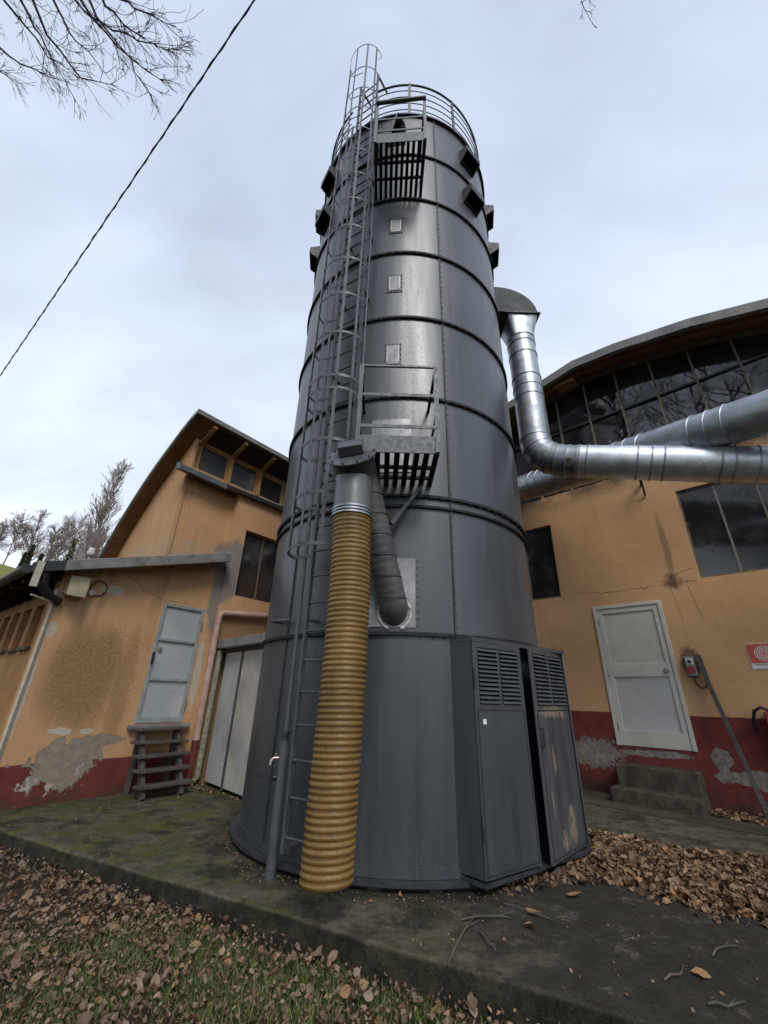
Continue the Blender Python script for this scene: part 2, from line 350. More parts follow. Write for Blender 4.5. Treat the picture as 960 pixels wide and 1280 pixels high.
M['glass_hall'] = mat_glass('hall_glass', (0.016, 0.016, 0.017), 0.22, (0.07, 0.068, 0.063), 4, 0.02)
M['glass_grimy'] = mat_glass('grimy_glass', (0.012, 0.013, 0.014), 0.7, (0.065, 0.066, 0.066), 3, 0.10)
M['glass_pale'] = mat_glass('hazy_glass', (0.06, 0.065, 0.068), 0.55, (0.15, 0.145, 0.13), 6, 0.08)
M['inside_shade'] = simple('interior_shade_black', (0.006, 0.006, 0.006), (0.01, 0.01, 0.01), 3, 0.9, 0, 0.1, 0)  # near-black colour standing in for the shade inside openings
M['louver'] = simple('grey_louvre_slats', (0.27, 0.24, 0.20), (0.17, 0.15, 0.13), 7, 0.6, 0, 0.4, 0.1)
M['door_frame'] = simple('grey_green_door_frame', (0.33, 0.36, 0.36), (0.25, 0.27, 0.27), 9, 0.55, 0, 0.4, 0.1)
M['door_panel'] = simple('pale_blue_grey_panel', (0.40, 0.45, 0.46), (0.50, 0.54, 0.54), 2.2, 0.35, 0.1, 0.5, 0.05)
M['white_door'] = simple('cream_white_aluminium', (0.58, 0.555, 0.50), (0.50, 0.475, 0.42), 3, 0.4, 0, 0.5, 0.05)
M['white_panel'] = simple('scuffed_white_panel', (0.54, 0.52, 0.465), (0.46, 0.44, 0.39), 3.5, 0.5, 0, 0.4, 0.05)
M['alu_panel'] = simple('bare_aluminium_panel', (0.58, 0.58, 0.57), (0.52, 0.52, 0.515), 1.2, 0.36, 0.2, 0.5, 0.1)
M['shed_panel'] = mat_wood('pale_shed_panel', (0.46, 0.44, 0.385), (0.55, 0.525, 0.465), (4, 4, 0.25), 0.55)
M['shed_panel_grey'] = mat_wood('pale_grey_shed_panel', (0.45, 0.455, 0.44), (0.53, 0.535, 0.51), (4, 4, 0.25), 0.55)
M['pink_pipe'] = simple('faded_pink_pipe', (0.52, 0.345, 0.285), (0.40, 0.25, 0.20), 6, 0.5, 0, 0.4, 0.1)
M['red_pipe'] = simple('red_painted_pipe', (0.17, 0.035, 0.03), (0.11, 0.03, 0.027), 7, 0.5, 0, 0.4, 0.1)
M['lichen_pipe'] = simple('lichen_grey_pipe', (0.33, 0.32, 0.245), (0.16, 0.15, 0.115), 22, 0.8, 0, 0.3, 0.5)
M['beige'] = simple('beige_painted_box', (0.40, 0.355, 0.215), (0.30, 0.265, 0.16), 5, 0.5, 0, 0.4, 0.1)
M['white_plastic'] = simple('white_plastic', (0.66, 0.66, 0.64), (0.5, 0.5, 0.48), 9, 0.45, 0, 0.4, 0.05)
M['cream'] = simple('cream_trim', (0.55, 0.51, 0.41), (0.42, 0.38, 0.3), 9, 0.6, 0, 0.4, 0.1)
M['red_box'] = simple('red_enamel', (0.32, 0.03, 0.025), (0.24, 0.025, 0.02), 9, 0.4, 0, 0.5, 0.05)
M['brass'] = simple('pale_brass', (0.55, 0.48, 0.38), (0.42, 0.36, 0.27), 20, 0.35, 0.7, 0.5, 0.05)
M['sign_red'] = simple('sign_red', (0.52, 0.085, 0.05), (0.46, 0.075, 0.045), 6, 0.5, 0, 0.4, 0)
M['sign_white'] = simple('sign_white', (0.68, 0.66, 0.62), (0.58, 0.56, 0.52), 6, 0.5, 0, 0.4, 0)
M['ink'] = simple('sign_ink', (0.05, 0.05, 0.06), None, 6, 0.6, 0, 0.3, 0)
M['paper'] = simple('white_paper', (0.75, 0.75, 0.74), (0.65, 0.65, 0.64), 20, 0.7, 0, 0.3, 0)
M['bark'] = simple('grey_bark', (0.085, 0.066, 0.052), (0.14, 0.11, 0.088), 9, 0.9, 0, 0.2, 0.4)
M['twig'] = simple('dark_twig', (0.055, 0.040, 0.036), (0.085, 0.062, 0.052), 12, 0.85, 0, 0.2, 0.1)
M['far_twig'] = simple('hazed_pinkish_twigs', (0.24, 0.195, 0.175), (0.31, 0.26, 0.235), 3, 0.9, 0, 0.2, 0)  # paled so that distance haze is part of the twig colour
M['ivy'] = simple('hazed_dark_ivy', (0.055, 0.065, 0.032), (0.095, 0.105, 0.058), 3, 0.8, 0, 0.3, 0)  # lightened too, with the far haze mixed into the colour
M['cable'] = simple('black_cable', (0.02, 0.02, 0.024), (0.04, 0.04, 0.045), 20, 0.5, 0, 0.4, 0)

def mat_slab():
    t = NT('mossy_concrete', 0.9, 0, 0.25)
    x = t.dot((1, 0, 0)); y = t.dot((0, 1, 0))
    n = t.noise(1.6, 10, 0.74); n2 = t.noise(6, 10, 0.78); n3 = t.noise(26, 6, 0.75)
    c = t.mix(t.ramp(n2, 0.36, 0.64), (0.044, 0.040, 0.027), (0.155, 0.14, 0.097))
    moss = t.math('MULTIPLY', t.ramp(n, 0.46, 0.58), t.ramp(x, 1.3, -0.3))
    c = t.mix(t.math('MULTIPLY', moss, t.ramp(n3, 0.3, 0.6, 0.3, 0.9)), c, t.mix(n3, (0.036, 0.044, 0.010), (0.115, 0.118, 0.036)))
    mb = t.math('MULTIPLY', t.ramp(t.noise(2.4, 7, 0.75, off=(4, 4, 0)), 0.50, 0.60), t.ramp(x, -0.9, -1.9))
    c = t.mix(t.math('MULTIPLY', mb, t.ramp(n3, 0.3, 0.55, 0.35, 1.0)), c, t.mix(n3, (0.055, 0.062, 0.008), (0.15, 0.15, 0.03)))
    dk_ = t.math('MULTIPLY', t.ramp(t.noise(2.0, 8, 0.72, off=(7, 1, 0)), 0.52, 0.62), 0.75)
    c = t.mix(dk_, c, (0.020, 0.019, 0.013))
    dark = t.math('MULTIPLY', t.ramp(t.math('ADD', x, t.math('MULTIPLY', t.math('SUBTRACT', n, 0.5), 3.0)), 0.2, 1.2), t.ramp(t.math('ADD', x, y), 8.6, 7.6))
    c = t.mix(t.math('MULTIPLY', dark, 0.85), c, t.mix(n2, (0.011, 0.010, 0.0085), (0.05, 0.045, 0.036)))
    pal = t.math('MULTIPLY', t.ramp(t.noise(3.2, 8, 0.72, off=(3, 9, 0)), 0.54, 0.64), t.ramp(n3, 0.36, 0.6))
    c = t.mix(t.math('MULTIPLY', pal, 0.75), c, (0.17, 0.155, 0.115))
    # darker ring with a ragged edge round the foot of the silo
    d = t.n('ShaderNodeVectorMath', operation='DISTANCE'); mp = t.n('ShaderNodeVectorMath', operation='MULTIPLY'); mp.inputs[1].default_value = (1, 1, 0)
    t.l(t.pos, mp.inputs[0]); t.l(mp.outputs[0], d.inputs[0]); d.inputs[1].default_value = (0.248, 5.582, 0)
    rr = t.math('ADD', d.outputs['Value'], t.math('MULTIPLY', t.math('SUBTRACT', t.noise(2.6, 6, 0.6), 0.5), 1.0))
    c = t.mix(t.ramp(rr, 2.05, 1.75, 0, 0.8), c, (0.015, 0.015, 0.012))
    z = t.dot((0, 0, 1))
    c = t.mix(t.math('MULTIPLY', t.ramp(z, -0.006, -0.03), 0.88), c, t.mix(t.ramp(n2, 0.4, 0.62), (0.008, 0.008, 0.006), (0.04, 0.038, 0.022)))
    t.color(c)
    t.rough(t.ramp(n2, 0.3, 0.7, 0.72, 0.95))
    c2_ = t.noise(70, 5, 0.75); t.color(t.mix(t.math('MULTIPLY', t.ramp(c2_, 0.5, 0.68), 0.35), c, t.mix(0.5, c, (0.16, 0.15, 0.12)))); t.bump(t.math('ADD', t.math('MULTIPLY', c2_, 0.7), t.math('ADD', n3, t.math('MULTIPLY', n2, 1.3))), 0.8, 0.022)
    return t.m
M['slab'] = mat_slab()
def mat_ground():
    t = NT('leafy_soil', 0.95, 0, 0.2)
    n = t.noise(5, 7, 0.7); n2 = t.noise(0.5, 4)
    c = t.mix(t.ramp(n, 0.3, 0.7), (0.030, 0.023, 0.015), (0.075, 0.055, 0.035))
    far = t.n('ShaderNodeVectorMath', operation='LENGTH'); t.l(t.pos, far.inputs[0])
    g = t.ramp(far.outputs['Value'], 7, 14)
    c = t.mix(t.math('MULTIPLY', t.math('MAXIMUM', g, t.math('MULTIPLY', t.ramp(n2, 0.5, 0.6), 0.5)), 0.8), c, (0.055, 0.062, 0.022))
    t.color(c); t.bump(n, 0.7, 0.04); return t.m
M['ground'] = mat_ground()
M['hill'] = simple('dry_hill_grass', (0.20, 0.185, 0.058), (0.14, 0.135, 0.042), 1.2, 0.95, 0, 0.2, 0.6)
M['stone'] = simple('dark_old_concrete', (0.05, 0.043, 0.032), (0.105, 0.09, 0.066), 7, 0.92, 0, 0.2, 0.7)
def mat_leaf(name, cols):
    t = NT(name, 0.7, 0, 0.3)
    r = t.n('ShaderNodeValToRGB'); r.color_ramp.interpolation = 'CONSTANT'
    els = r.color_ramp.elements
    for i, c in enumerate(cols):
        e = els[i] if i < 2 else els.new(i/len(cols))
        e.position = i/len(cols); e.color = (*c, 1)
    t.l(t.geo.outputs['Random Per Island'], r.inputs[0])
    n = t.noise(60, 3, 0.6)
    t.color(t.mix(t.math('MULTIPLY', t.ramp(n, 0.45, 0.7), 0.4), r.outputs[0], (0.07, 0.04, 0.022)))
    return t.m
M['leaf'] = mat_leaf('dry_leaves', [(0.26, 0.165, 0.10), (0.19, 0.11, 0.066), (0.31, 0.205, 0.13), (0.14, 0.092, 0.062), (0.21, 0.145, 0.10), (0.27, 0.155, 0.075), (0.10, 0.066, 0.046), (0.24, 0.175, 0.128), (0.17, 0.11, 0.078)])
M['leaf_heap'] = mat_leaf('heap_leaves', [(0.23, 0.145, 0.085), (0.17, 0.10, 0.058), (0.29, 0.19, 0.115), (0.11, 0.068, 0.042), (0.20, 0.125, 0.075), (0.29, 0.165, 0.082), (0.08, 0.05, 0.032), (0.25, 0.165, 0.105), (0.14, 0.085, 0.05)])
M['grass'] = mat_leaf('grass_blades', [(0.085, 0.14, 0.036), (0.115, 0.155, 0.046), (0.065, 0.11, 0.03), (0.155, 0.17, 0.06), (0.19, 0.17, 0.085)])

# ------------------------------------------------------------------ mesh helpers
def perp(d):
    a = Vector((0, 0, 1)) if abs(d.z) < 0.9 else Vector((1, 0, 0))
    x = d.cross(a).normalized(); return x, x.cross(d).normalized()
class MB:
    def __init__(s): s.v = []; s.f = []; s.mi = []; s.sm = []
    def add(s, vs, fs, mi=0, sm=False):
        b = len(s.v); s.v += [Vector(v) for v in vs]
        for f in fs: s.f.append([b+i for i in f]); s.mi.append(mi); s.sm.append(sm)
        return s
    def hexa(s, p, mi=0):            # p: 4 bottom, 4 top
        return s.add(p, [(3, 2, 1, 0), (4, 5, 6, 7), (0, 1, 5, 4), (1, 2, 6, 5), (2, 3, 7, 6), (3, 0, 4, 7)], mi)
    def box(s, F, a0, a1, b0, b1, z0, z1, mi=0):
        """box in a wall frame: along, outwards, up"""
        return s.hexa([F(a0, b0, z0), F(a1, b0, z0), F(a1, b1, z0), F(a0, b1, z0), F(a0, b0, z1), F(a1, b0, z1), F(a1, b1, z1), F(a0, b1, z1)], mi)
    def bar(s, p, q, w, h, up=Vector((0, 0, 1)), mi=0):
        p, q = Vector(p), Vector(q); d = (q-p).normalized(); x = d.cross(up)
        if x.length < 1e-4: x = d.cross(Vector((0, 1, 0)))
        x.normalize(); y = x.cross(d)
        x = x*w/2; y = y*h/2
        return s.hexa([p-x-y, p+x-y, p+x+y, p-x+y, q-x-y, q+x-y, q+x+y, q-x+y], mi)
    def prism(s, pts, off, mi=0):
        pts = [Vector(p) for p in pts]; n = len(pts); off = Vector(off)
        return s.add(pts+[p+off for p in pts], [list(range(n))[::-1], [n+i for i in range(n)]]+[(i, (i+1) % n, n+(i+1) % n, n+i) for i in range(n)], mi)
    def tube(s, pts, r, n=10, caps=True, mi=0, sm=True):
        pts = [Vector(p) for p in pts]; N = len(pts)
        rs = r if isinstance(r, (list, tuple)) else [r]*N
        x = None; vs = []
        for i, p in enumerate(pts):
            d = (pts[min(i+1, N-1)]-pts[max(i-1, 0)]).normalized()
            if x is None: x, y = perp(d)
            else:
                x = (x-d*x.dot(d)).normalized()
            y = d.cross(x)
            for k in range(n):
                a = 2*math.pi*k/n; vs.append(p+(x*math.cos(a)+y*math.sin(a))*rs[i])
        fs = [(i*n+k, i*n+(k+1) % n, (i+1)*n+(k+1) % n, (i+1)*n+k) for i in range(N-1) for k in range(n)]
        s.add(vs, fs, mi, sm)
        if caps:
            s.add(vs[:n], [list(range(n))[::-1]], mi, False); s.add(vs[-n:], [list(range(n))], mi, False)
        return s
    def lathe(s, c, prof, n=96, mi=0, sm=True, a0=0.0, a1=2*math.pi, mis=None):
        """prof: [(radius, z)...] round the vertical axis through c"""
        full = abs(a1-a0-2*math.pi) < 1e-6; m = n if full else n+1
        vs = []
        for r, z in prof:
            for k in range(m):
                a = a0+(a1-a0)*k/n; vs.append(Vector((c[0]+r*math.sin(a), c[1]-r*math.cos(a), z)))
        for i in range(len(prof)-1):
            pass
        b = len(s.v); s.v += vs
        for i in range(len(prof)-1):
            for k in range(n):
                s.f.append([b+i*m+k, b+i*m+(k+1) % m, b+(i+1)*m+(k+1) % m, b+(i+1)*m+k]); s.mi.append(mis[i] if mis else mi); s.sm.append(sm)
        return s
    def ring(s, c, r0, r1, z0, z1, n=96, mi=0):
        return s.lathe(c, [(r0, z0), (r1, z0), (r1, z1), (r0, z1), (r0, z0)], n, mi, False)
    def build(s, name, mats, parent=None, bevel=0.0):
        me = bpy.data.meshes.new(name)
        off = parent['_loc'] if parent is not None and '_loc' in parent else None
        o3 = Vector(off) if off is not None else Vector((0, 0, 0))
        me.from_pydata([tuple(v-o3) for v in s.v], [], s.f)
        for m_ in (mats if isinstance(mats, (list, tuple)) else [mats]): me.materials.append(m_)
        me.polygons.foreach_set('material_index', s.mi); me.polygons.foreach_set('use_smooth', s.sm)
        me.update()
        o = bpy.data.objects.new(name, me); COL.objects.link(o)
        if parent is not None:
            o.parent = parent
            o['_loc'] = tuple(o3)
        if bevel:
            b = o.modifiers.new('bevel', 'BEVEL'); b.width = bevel; b.segments = 2; b.limit_method = 'ANGLE'; b.angle_limit = R_(50)
        return o
ROOTS = []
def thing(name, label, cat, loc, group=None):
    o = bpy.data.objects.new(name, None); COL.objects.link(o); o.location = loc
    o.empty_display_size = 0.2
    o['_loc'] = tuple(Vector(loc)); o['label'] = label; o['category'] = cat
    if group: o['group'] = group
    return o
def tag(o, label, cat, group=None):
    o['label'] = label; o['category'] = cat
    if group: o['group'] = group
    return o
def struct(o): o['kind'] = 'structure'; return o
def stuff(o, label=None, cat=None):
    o['kind'] = 'stuff'
    if label: o['label'] = label
    if cat: o['category'] = cat
    return o
def wall_cells(mb, F, s0, s1, z0, z1, o_front, depth, holes, ztop=None):
    """a wall of boxes round rectangular openings (butted end to end)"""
    xs = sorted({s0, s1, *[v for h in holes for v in h[:2]]}); zs = sorted({z0, z1, *[v for h in holes for v in h[2:]]})
    nx, nz = len(xs)-1, len(zs)-1
    solid = [[not any(h[0] <= (xs[i]+xs[i+1])/2 <= h[1] and h[2] <= (zs[j]+zs[j+1])/2 <= h[3] for h in holes) for j in range(nz)] for i in range(nx)]
    for i in range(nx):
        for j in range(nz):
            if not solid[i][j]: continue
            a, b, c, d = xs[i], xs[i+1], zs[j], zs[j+1]
            f, k = o_front, o_front-depth
            mb.add([F(a, f, c), F(b, f, c), F(b, f, d), F(a, f, d)], [(0, 1, 2, 3)])
            mb.add([F(a, k, c), F(b, k, c), F(b, k, d), F(a, k, d)], [(3, 2, 1, 0)])
            if i == 0 or not solid[i-1][j]: mb.add([F(a, f, c), F(a, f, d), F(a, k, d), F(a, k, c)], [(0, 1, 2, 3)])
            if i == nx-1 or not solid[i+1][j]: mb.add([F(b, f, c), F(b, k, c), F(b, k, d), F(b, f, d)], [(0, 1, 2, 3)])
            if j == 0 or not solid[i][j-1]: mb.add([F(a, f, c), F(a, k, c), F(b, k, c), F(b, f, c)], [(0, 1, 2, 3)])
            if j == nz-1 or not solid[i][j+1]: mb.add([F(a, f, d), F(b, f, d), F(b, k, d), F(a, k, d)], [(0, 1, 2, 3)])
    return mb

# ------------------------------------------------------------------ ground
g = MB(); N = 60
g.add([(-400, -400, -0.2), (400, -400, -0.2), (400, 400, -0.2), (-400, 400, -0.2)], [(0, 1, 2, 3)])
struct(g.build('ground', M['ground']))
# concrete slab the silo stands on
E0, ED = Vector((-3.69, 5.01, 0)), Vector((0.9, -0.437, 0)).normalized()
pl = []
NSEG = 260
for i in range(NSEG+1):
    s_ = -5.0+i*(17.0/NSEG)
    w = 0.03*mnoise.noise(Vector((s_*1.3, 3.1, 0)))+0.012*mnoise.noise(Vector((s_*6, 1.1, 0)))+0.010*max(0, mnoise.noise(Vector((s_*15, 4.1, 0))))+0.05*max(0, mnoise.noise(Vector((s_*2.7, 8.1, 0)))-0.35)
    q = E0+ED*s_; pl.append(q+Vector((0.437, 0.9, 0))*w)
poly = [Vector((p.x, p.y, 0)) for p in pl]+[Vector((14, 4, 0)), Vector((10, 16, 0)), Vector((-6, 16, 0))]
sb = MB(); sb.add(poly, [list(range(len(poly)))])
# rounded nose, then the face down
noz = Vector((-0.437, -0.9, 0))
b = [[p, p+noz*0.012+Vector((0, 0, -0.012)), p+noz*(0.018+0.014*mnoise.noise(p*5))+Vector((0, 0, -0.06-0.03*mnoise.noise(p*4))), p+noz*0.03+Vector((0, 0, -0.32))] for p in pl]
for i in range(NSEG):
    for j in range(3): sb.add([b[i][j], b[i][j+1], b[i+1][j+1], b[i+1][j]], [(0, 1, 2, 3)])
struct(sb.build('concrete_slab', M['slab']))
# grassy hill far left
hp = MB(); nx, ny = 60, 40; hv = []
HC = pz(-40, 722, 55)
def sstep(a, b_, v):
    t = max(0, min(1, (v-a)/(b_-a))); return t*t*(3-2*t)
def hill_z(x, y):
    r = math.hypot(x, y); az = math.degrees(math.atan2(x, y))
    return -0.25+13.3*sstep(26, 60, r)*sstep(-14, -45, az)*sstep(-125, -85, az)*(1-0.5*sstep(75, 160, r))
for j in range(ny+1):
    for i in range(nx+1):
        r = 22+150*(j/ny)**1.3; a = math.radians(-128+120*i/nx)
        x, y = r*math.sin(a), r*math.cos(a)
        hv.append((x, y, hill_z(x, y)+0.25*mnoise.noise(Vector((x*.15, y*.15, 0)))*sstep(26, 40, r)))
hp.add(hv, [(j*(nx+1)+i, j*(nx+1)+i+1, (j+1)*(nx+1)+i+1, (j+1)*(nx+1)+i) for j in range(ny) for i in range(nx)], 0, True)
struct(hp.build('hill', M['hill']))
# ------------------------------------------------------------------ low lean-to building (left)
LB = thing('low_building', 'low ochre lean-to with peeling red base, grey sloping fascia and a panelled side door', 'building', tuple(FA(-0.4, 0, 0)))
mb = MB()
DH = (-0.13, 0.57, 0.85, 2.58)
wall_cells(mb, FA, -1.53, 1.04, -0.3, 2.62, 0.0, 0.28, [DH])
top = [(-1.53, 2.62), (1.04, 2.62), (1.04, 3.62), (0.8, 3.55), (-1.53, 2.75)]
mb.prism([FA(s, 0, z) for s, z in top], -NA*0.28)
mb.build('wall', M['wallA'], LB)
sw = MB()
FL = lambda a, o, z: FA(-1.53-o, -a, z)       # side wall frame: along -n, outwards -u
wall_cells(sw, FL, 0.285, 9.0, -0.3, 2.5, 0.0, 0.25, [(0.30+0.62*k+0.12, 0.30+0.62*k+0.55, 1.78, 2.35) for k in range(12)])
sw.build('side_wall', M['side_wall'], LB)
for k in range(5):
    a = 0.30+0.62*k
    w_ = MB(); w_.box(FL, a+0.122, a+0.548, -0.16, -0.12, 1.782, 2.348); wo_ = w_.build('side_window', M['soffit'], LB)
    w_ = MB(); w_.box(FL, a+0.09, a+0.58, 0.0, 0.05, 1.74, 1.778); w_.build('sill', M['steel_dark'], wo_)
w_ = MB(); w_.bar(FA(-1.545, 0.015, 0.3), FA(-1.545, 0.015, 2.5), 0.03, 0.05); w_.build('corner_bead', M['cream'], LB)
# roof slab, verge fascia, eave
rs = MB(); SL = 0.86/2.43
def zr(s): return 2.84+(s+1.60)*0.327
ov = 0.25
rs.hexa([FA(-1.95, ov, zr(-1.95)-0.10), FA(0.72, ov, zr(0.72)-0.10), FA(0.72, -9, zr(0.72)-0.10), FA(-1.95, -9, zr(-1.95)-0.10),
         FA(-1.95, ov, zr(-1.95)-0.02), FA(0.72, ov, zr(0.72)-0.02), FA(0.72, -9, zr(0.72)-0.02), FA(-1.95, -9, zr(-1.95)-0.02)])
rs.build('roof', M['dark_soffit'], LB)
fb = MB(); fb.hexa([FA(-1.62, ov+0.002, zr(-1.62)-0.145), FA(0.70, ov+0.002, zr(0.70)-0.175), FA(0.70, ov+0.10, zr(0.70)-0.175), FA(-1.62, ov+0.10, zr(-1.62)-0.145),
                    FA(-1.62, ov+0.002, zr(-1.62)), FA(0.70, ov+0.002, zr(0.70)), FA(0.70, ov+0.10, zr(0.70)), FA(-1.62, ov+0.10, zr(-1.62))])
fb.build('fascia_board', M['fascia'], LB, 0.01)
eb = MB(); eb.hexa([FA(-1.95, ov, zr(-1.95)-0.13), FA(-1.62, ov, zr(-1.62)-0.13), FA(-1.62, ov+0.06, zr(-1.62)-0.13), FA(-1.95, ov+0.06, zr(-1.95)-0.13),
                    FA(-1.95, ov, zr(-1.95)), FA(-1.62, ov, zr(-1.62)), FA(-1.62, ov+0.06, zr(-1.62)), FA(-1.95, ov+0.06, zr(-1.95))])
eb.build('verge_board', M['steel_dark'], LB)
for k in range(14):
    a = -0.1-0.6*k
    r_ = MB(); r_.bar(FA(-1.93, a, zr(-1.93)-0.16), FA(-1.2, a, zr(-1.2)-0.16), 0.07, 0.11); r_.build('rafter', M['dark_soffit'], LB)
gt = MB(); gt.tube([FA(-1.99, ov+0.02, zr(-1.95)-0.09), FA(-1.99, -9, zr(-1.95)-0.09)], 0.06, 12); gt.build('gutter', M['steel_dark'], LB)
gt = MB(); gt.bar(FA(-1.88, ov+0.08, zr(-1.95)-0.30), FA(-1.88, ov+0.08, zr(-1.95)+0.02), 0.045, 0.07, UA); gt.build('gutter_end', M['cream'], LB)
dp = MB(); dp.tube([FA(-1.80, ov+0.02, 2.62), FA(-1.76, ov+0.0, 2.45), FA(-1.62, 0.12, 2.36), FA(-1.50, 0.06, 2.33)], 0.055, 12); dp.build('gutter_outlet', M['black'], LB)
dp = MB(); dp.tube([FA(-1.86, ov+0.06, 2.33), FA(-1.50, 0.05, 2.30)], 0.012, 8); dp.build('bracket_rod', M['cream'], LB)
# the door: three stacked panels
dr = MB(); s0, s1, z0, z1 = DH
fw = 0.05
for (a, b_, c, d) in ((s0, s0+fw, z0, z1), (s1-fw, s1, z0, z1), (s0+fw, s1-fw, z1-fw, z1), (s0+fw, s1-fw, z0, z0+0.07), (s0+fw, s1-fw, 1.425, 1.465), (s0+fw, s1-fw, 2.0, 2.04)):
    dr.box(FA, a, b_, -0.06, 0.012, c, d)
door = dr.build('door', M['door_frame'], LB, 0.004)
for (c, d) in ((z0+0.072, 1.423), (1.467, 1.998), (2.042, z1-fw-0.002)):
    p_ = MB(); p_.box(FA, s0+fw+0.001, s1-fw-0.001, -0.05, -0.022, c, d); p_.build('panel', M['door_panel'], door)
p_ = MB(); p_.tube([FA(s0+0.115, -0.02, 1.87), FA(s0+0.115, 0.004, 1.87)], 0.032, 14); p_.build('lock', M['brass'], door)
p_ = MB(); p_.bar(FA(s0+0.02, 0.03, 1.66), FA(s0+0.02, 0.03, 1.82), 0.025, 0.03); p_.build('handle', M['black'], door)
for z in (1.1, 2.3):
    p_ = MB(); p_.tube([FA(s1-0.012, 0.022, z-0.06), FA(s1-0.012, 0.022, z+0.06)], 0.012, 8); p_.build('hinge', M['galv_flat'], door)
p_ = MB(); p_.box(FA, -0.22, 0.66, 0.002, 0.10, 0.775, 0.835); p_.build('door_sill', M['fascia'], LB, 0.01)

# ------------------------------------------------------------------ tall building behind it
TB = thing('tall_building', 'tall ochre barn with overhanging curved roof and a row of clerestory windows above lead flashing', 'building', tuple(FA(1.5, -0.4, 0)))
PO = -0.08
RP_ = [(0.36, 5.93), (0.18, 5.875), (-0.12, 5.73), (-0.46, 5.52), (-0.88, 5.25), (-1.29, 4.94), (-1.64, 4.62), (-1.98, 4.29), (-2.26, 3.96), (-2.50, 3.64), (-2.9, 3.05), (-3.2, 2.4)]  # arched roof section: outwards, up
def zroof(o):
    for (a, za), (b_, zb) in zip(RP_, RP_[1:]):
        if b_ <= o <= a: return zb+(za-zb)*(o-b_)/(a-b_)
    return RP_[-1][1]
mb = MB(); SLO = -0.24
gpts = [-0.18, -0.46, -0.88, -1.29, -1.64, -1.98, -2.26, -2.50, -2.9]
# gable face looking left, lower part and the part above the ledge
mb.prism([FA(SLO, o, 2.3) for o in (-0.18, -2.9)]+[FA(SLO, o, zroof(o)-0.05) for o in gpts[::-1][:-1]]+[FA(SLO, -0.18, zroof(-0.18)-0.05)], UA*0.2)
# face over the low roof and the taller part beyond the corner
mb.box(FA, SLO+0.201, 0.80, -0.5, -0.15, 2.3, 4.90)
mb.prism([FA(SLO-0.001, -0.179, 2.3), FA(SLO-0.001, -0.15, 2.3), FA(SLO-0.001, -0.15, 4.9), FA(SLO-0.001, -0.085, 4.9), FA(SLO-0.001, -0.085, 5.70), FA(SLO-0.001, -0.179, 5.64)], UA*0.06)
wall_cells(mb, FA, 0.801, 5.6, -0.3, 4.95, 0.03, 0.5, [(1.07, 2.07, 2.92, 4.22)])
mb.box(FA, SLO+0.061, 5.6, PO-0.3, PO, 4.955, 5.085)
mb.box(FA, SLO+0.061, 5.6, PO-0.3, PO, 5.645, 5.70)
mb.build('wall', M['wallB'], TB)
# clerestory
cl = [(-0.10, 0.505, 'glass_pale'), (0.59, 1.19, 'glass_pale'), (1.29, 1.90, 'louver'), (2.0, 2.6, 'glass'), (2.7, 3.3, 'glass'), (3.4, 4.0, 'glass')]
for a, b_, k in cl:
    w_ = MB(); z0, z1 = 5.095, 5.64; fw = 0.028
    for q in ((a, a+fw, z0, z1), (b_-fw, b_, z0, z1), (a+fw, b_-fw, z0, z0+fw), (a+fw, b_-fw, z1-fw, z1)): w_.box(FA, q[0], q[1], PO-0.10, PO-0.04, q[2], q[3])
    wn_ = w_.build('clerestory_window', M['window_frame'] if k != 'louver' else M['cream'], TB)
    w_ = MB()
    if k == 'louver':
        for i in range(11):
            zz = z0+fw+0.02+i*(z1-z0-2*fw-0.03)/10.0
            w_.hexa([FA(a+fw, PO-0.09, zz), FA(b_-fw, PO-0.09, zz), FA(b_-fw, PO-0.05, zz-0.02), FA(a+fw, PO-0.05, zz-0.02),
                     FA(a+fw, PO-0.09, zz+0.008), FA(b_-fw, PO-0.09, zz+0.008), FA(b_-fw, PO-0.05, zz-0.012), FA(a+fw, PO-0.05, zz-0.012)])
        w_.build('louvre_slats', M['louver'], wn_)
        w_ = MB(); w_.box(FA, a+fw, b_-fw, PO-0.2, PO-0.14, z0+fw, z1-fw); w_.build('shade_backing', M['inside_shade'], wn_)  # black sheet painted as the shade behind the slats
    else:
        w_.box(FA, a+fw+0.001, b_-fw-0.001, PO-0.085, PO-0.07, z0+fw+0.001, z1-fw-0.001); w_.build('pane', M[k], wn_)
for s_ in (0.5475, 1.24, 1.95, 2.65, 3.35):
    w_ = MB(); w_.box(FA, s_-0.042, s_+0.042, PO-0.12, PO+0.01, 5.087, 5.642); w_.build('mullion', M['window_frame'], TB)
for s_ in (-0.12, 0.5475, 1.24, 1.95, 2.65, 3.35):
    w_ = MB(); w_.bar(FA(s_, PO-0.02, zroof(-.10)-0.085), FA(s_, 0.345, zroof(.34)-0.085), 0.07, 0.075); w_.build('rafter', M['rafter'], TB)
# roof: flat top, steep curved flank
sf = MB(); ed = MB()
FV = lambda o, s, z: FA(s, o, z)
def strip(mb, P1, P2, F, o0, o1, mi=0):
    for (a, b_), (c, d) in zip(zip(P1, P1[1:]), zip(P2, P2[1:])):
        mb.hexa([F(a[0], o0, a[1]), F(b_[0], o0, b_[1]), F(b_[0], o1, b_[1]), F(a[0], o1, a[1]), F(c[0], o0, c[1]), F(d[0], o0, d[1]), F(d[0], o1, d[1]), F(c[0], o1, c[1])], mi)
strip(sf, [(o, z-0.045) for o, z in RP_], [(o, z+0.03) for o, z in RP_], FV, -0.485, 5.6); sf.build('roof', M['soffit'], TB)
strip(ed, [(o+.003, z-0.03) for o, z in RP_], [(o+.003, z+0.045) for o, z in RP_], FV, -0.53, -0.487)
ed.box(FA, -0.53, 5.6, 0.364, 0.40, 5.895, 5.985); ed.build('verge_trim', M['roof_edge'], TB)
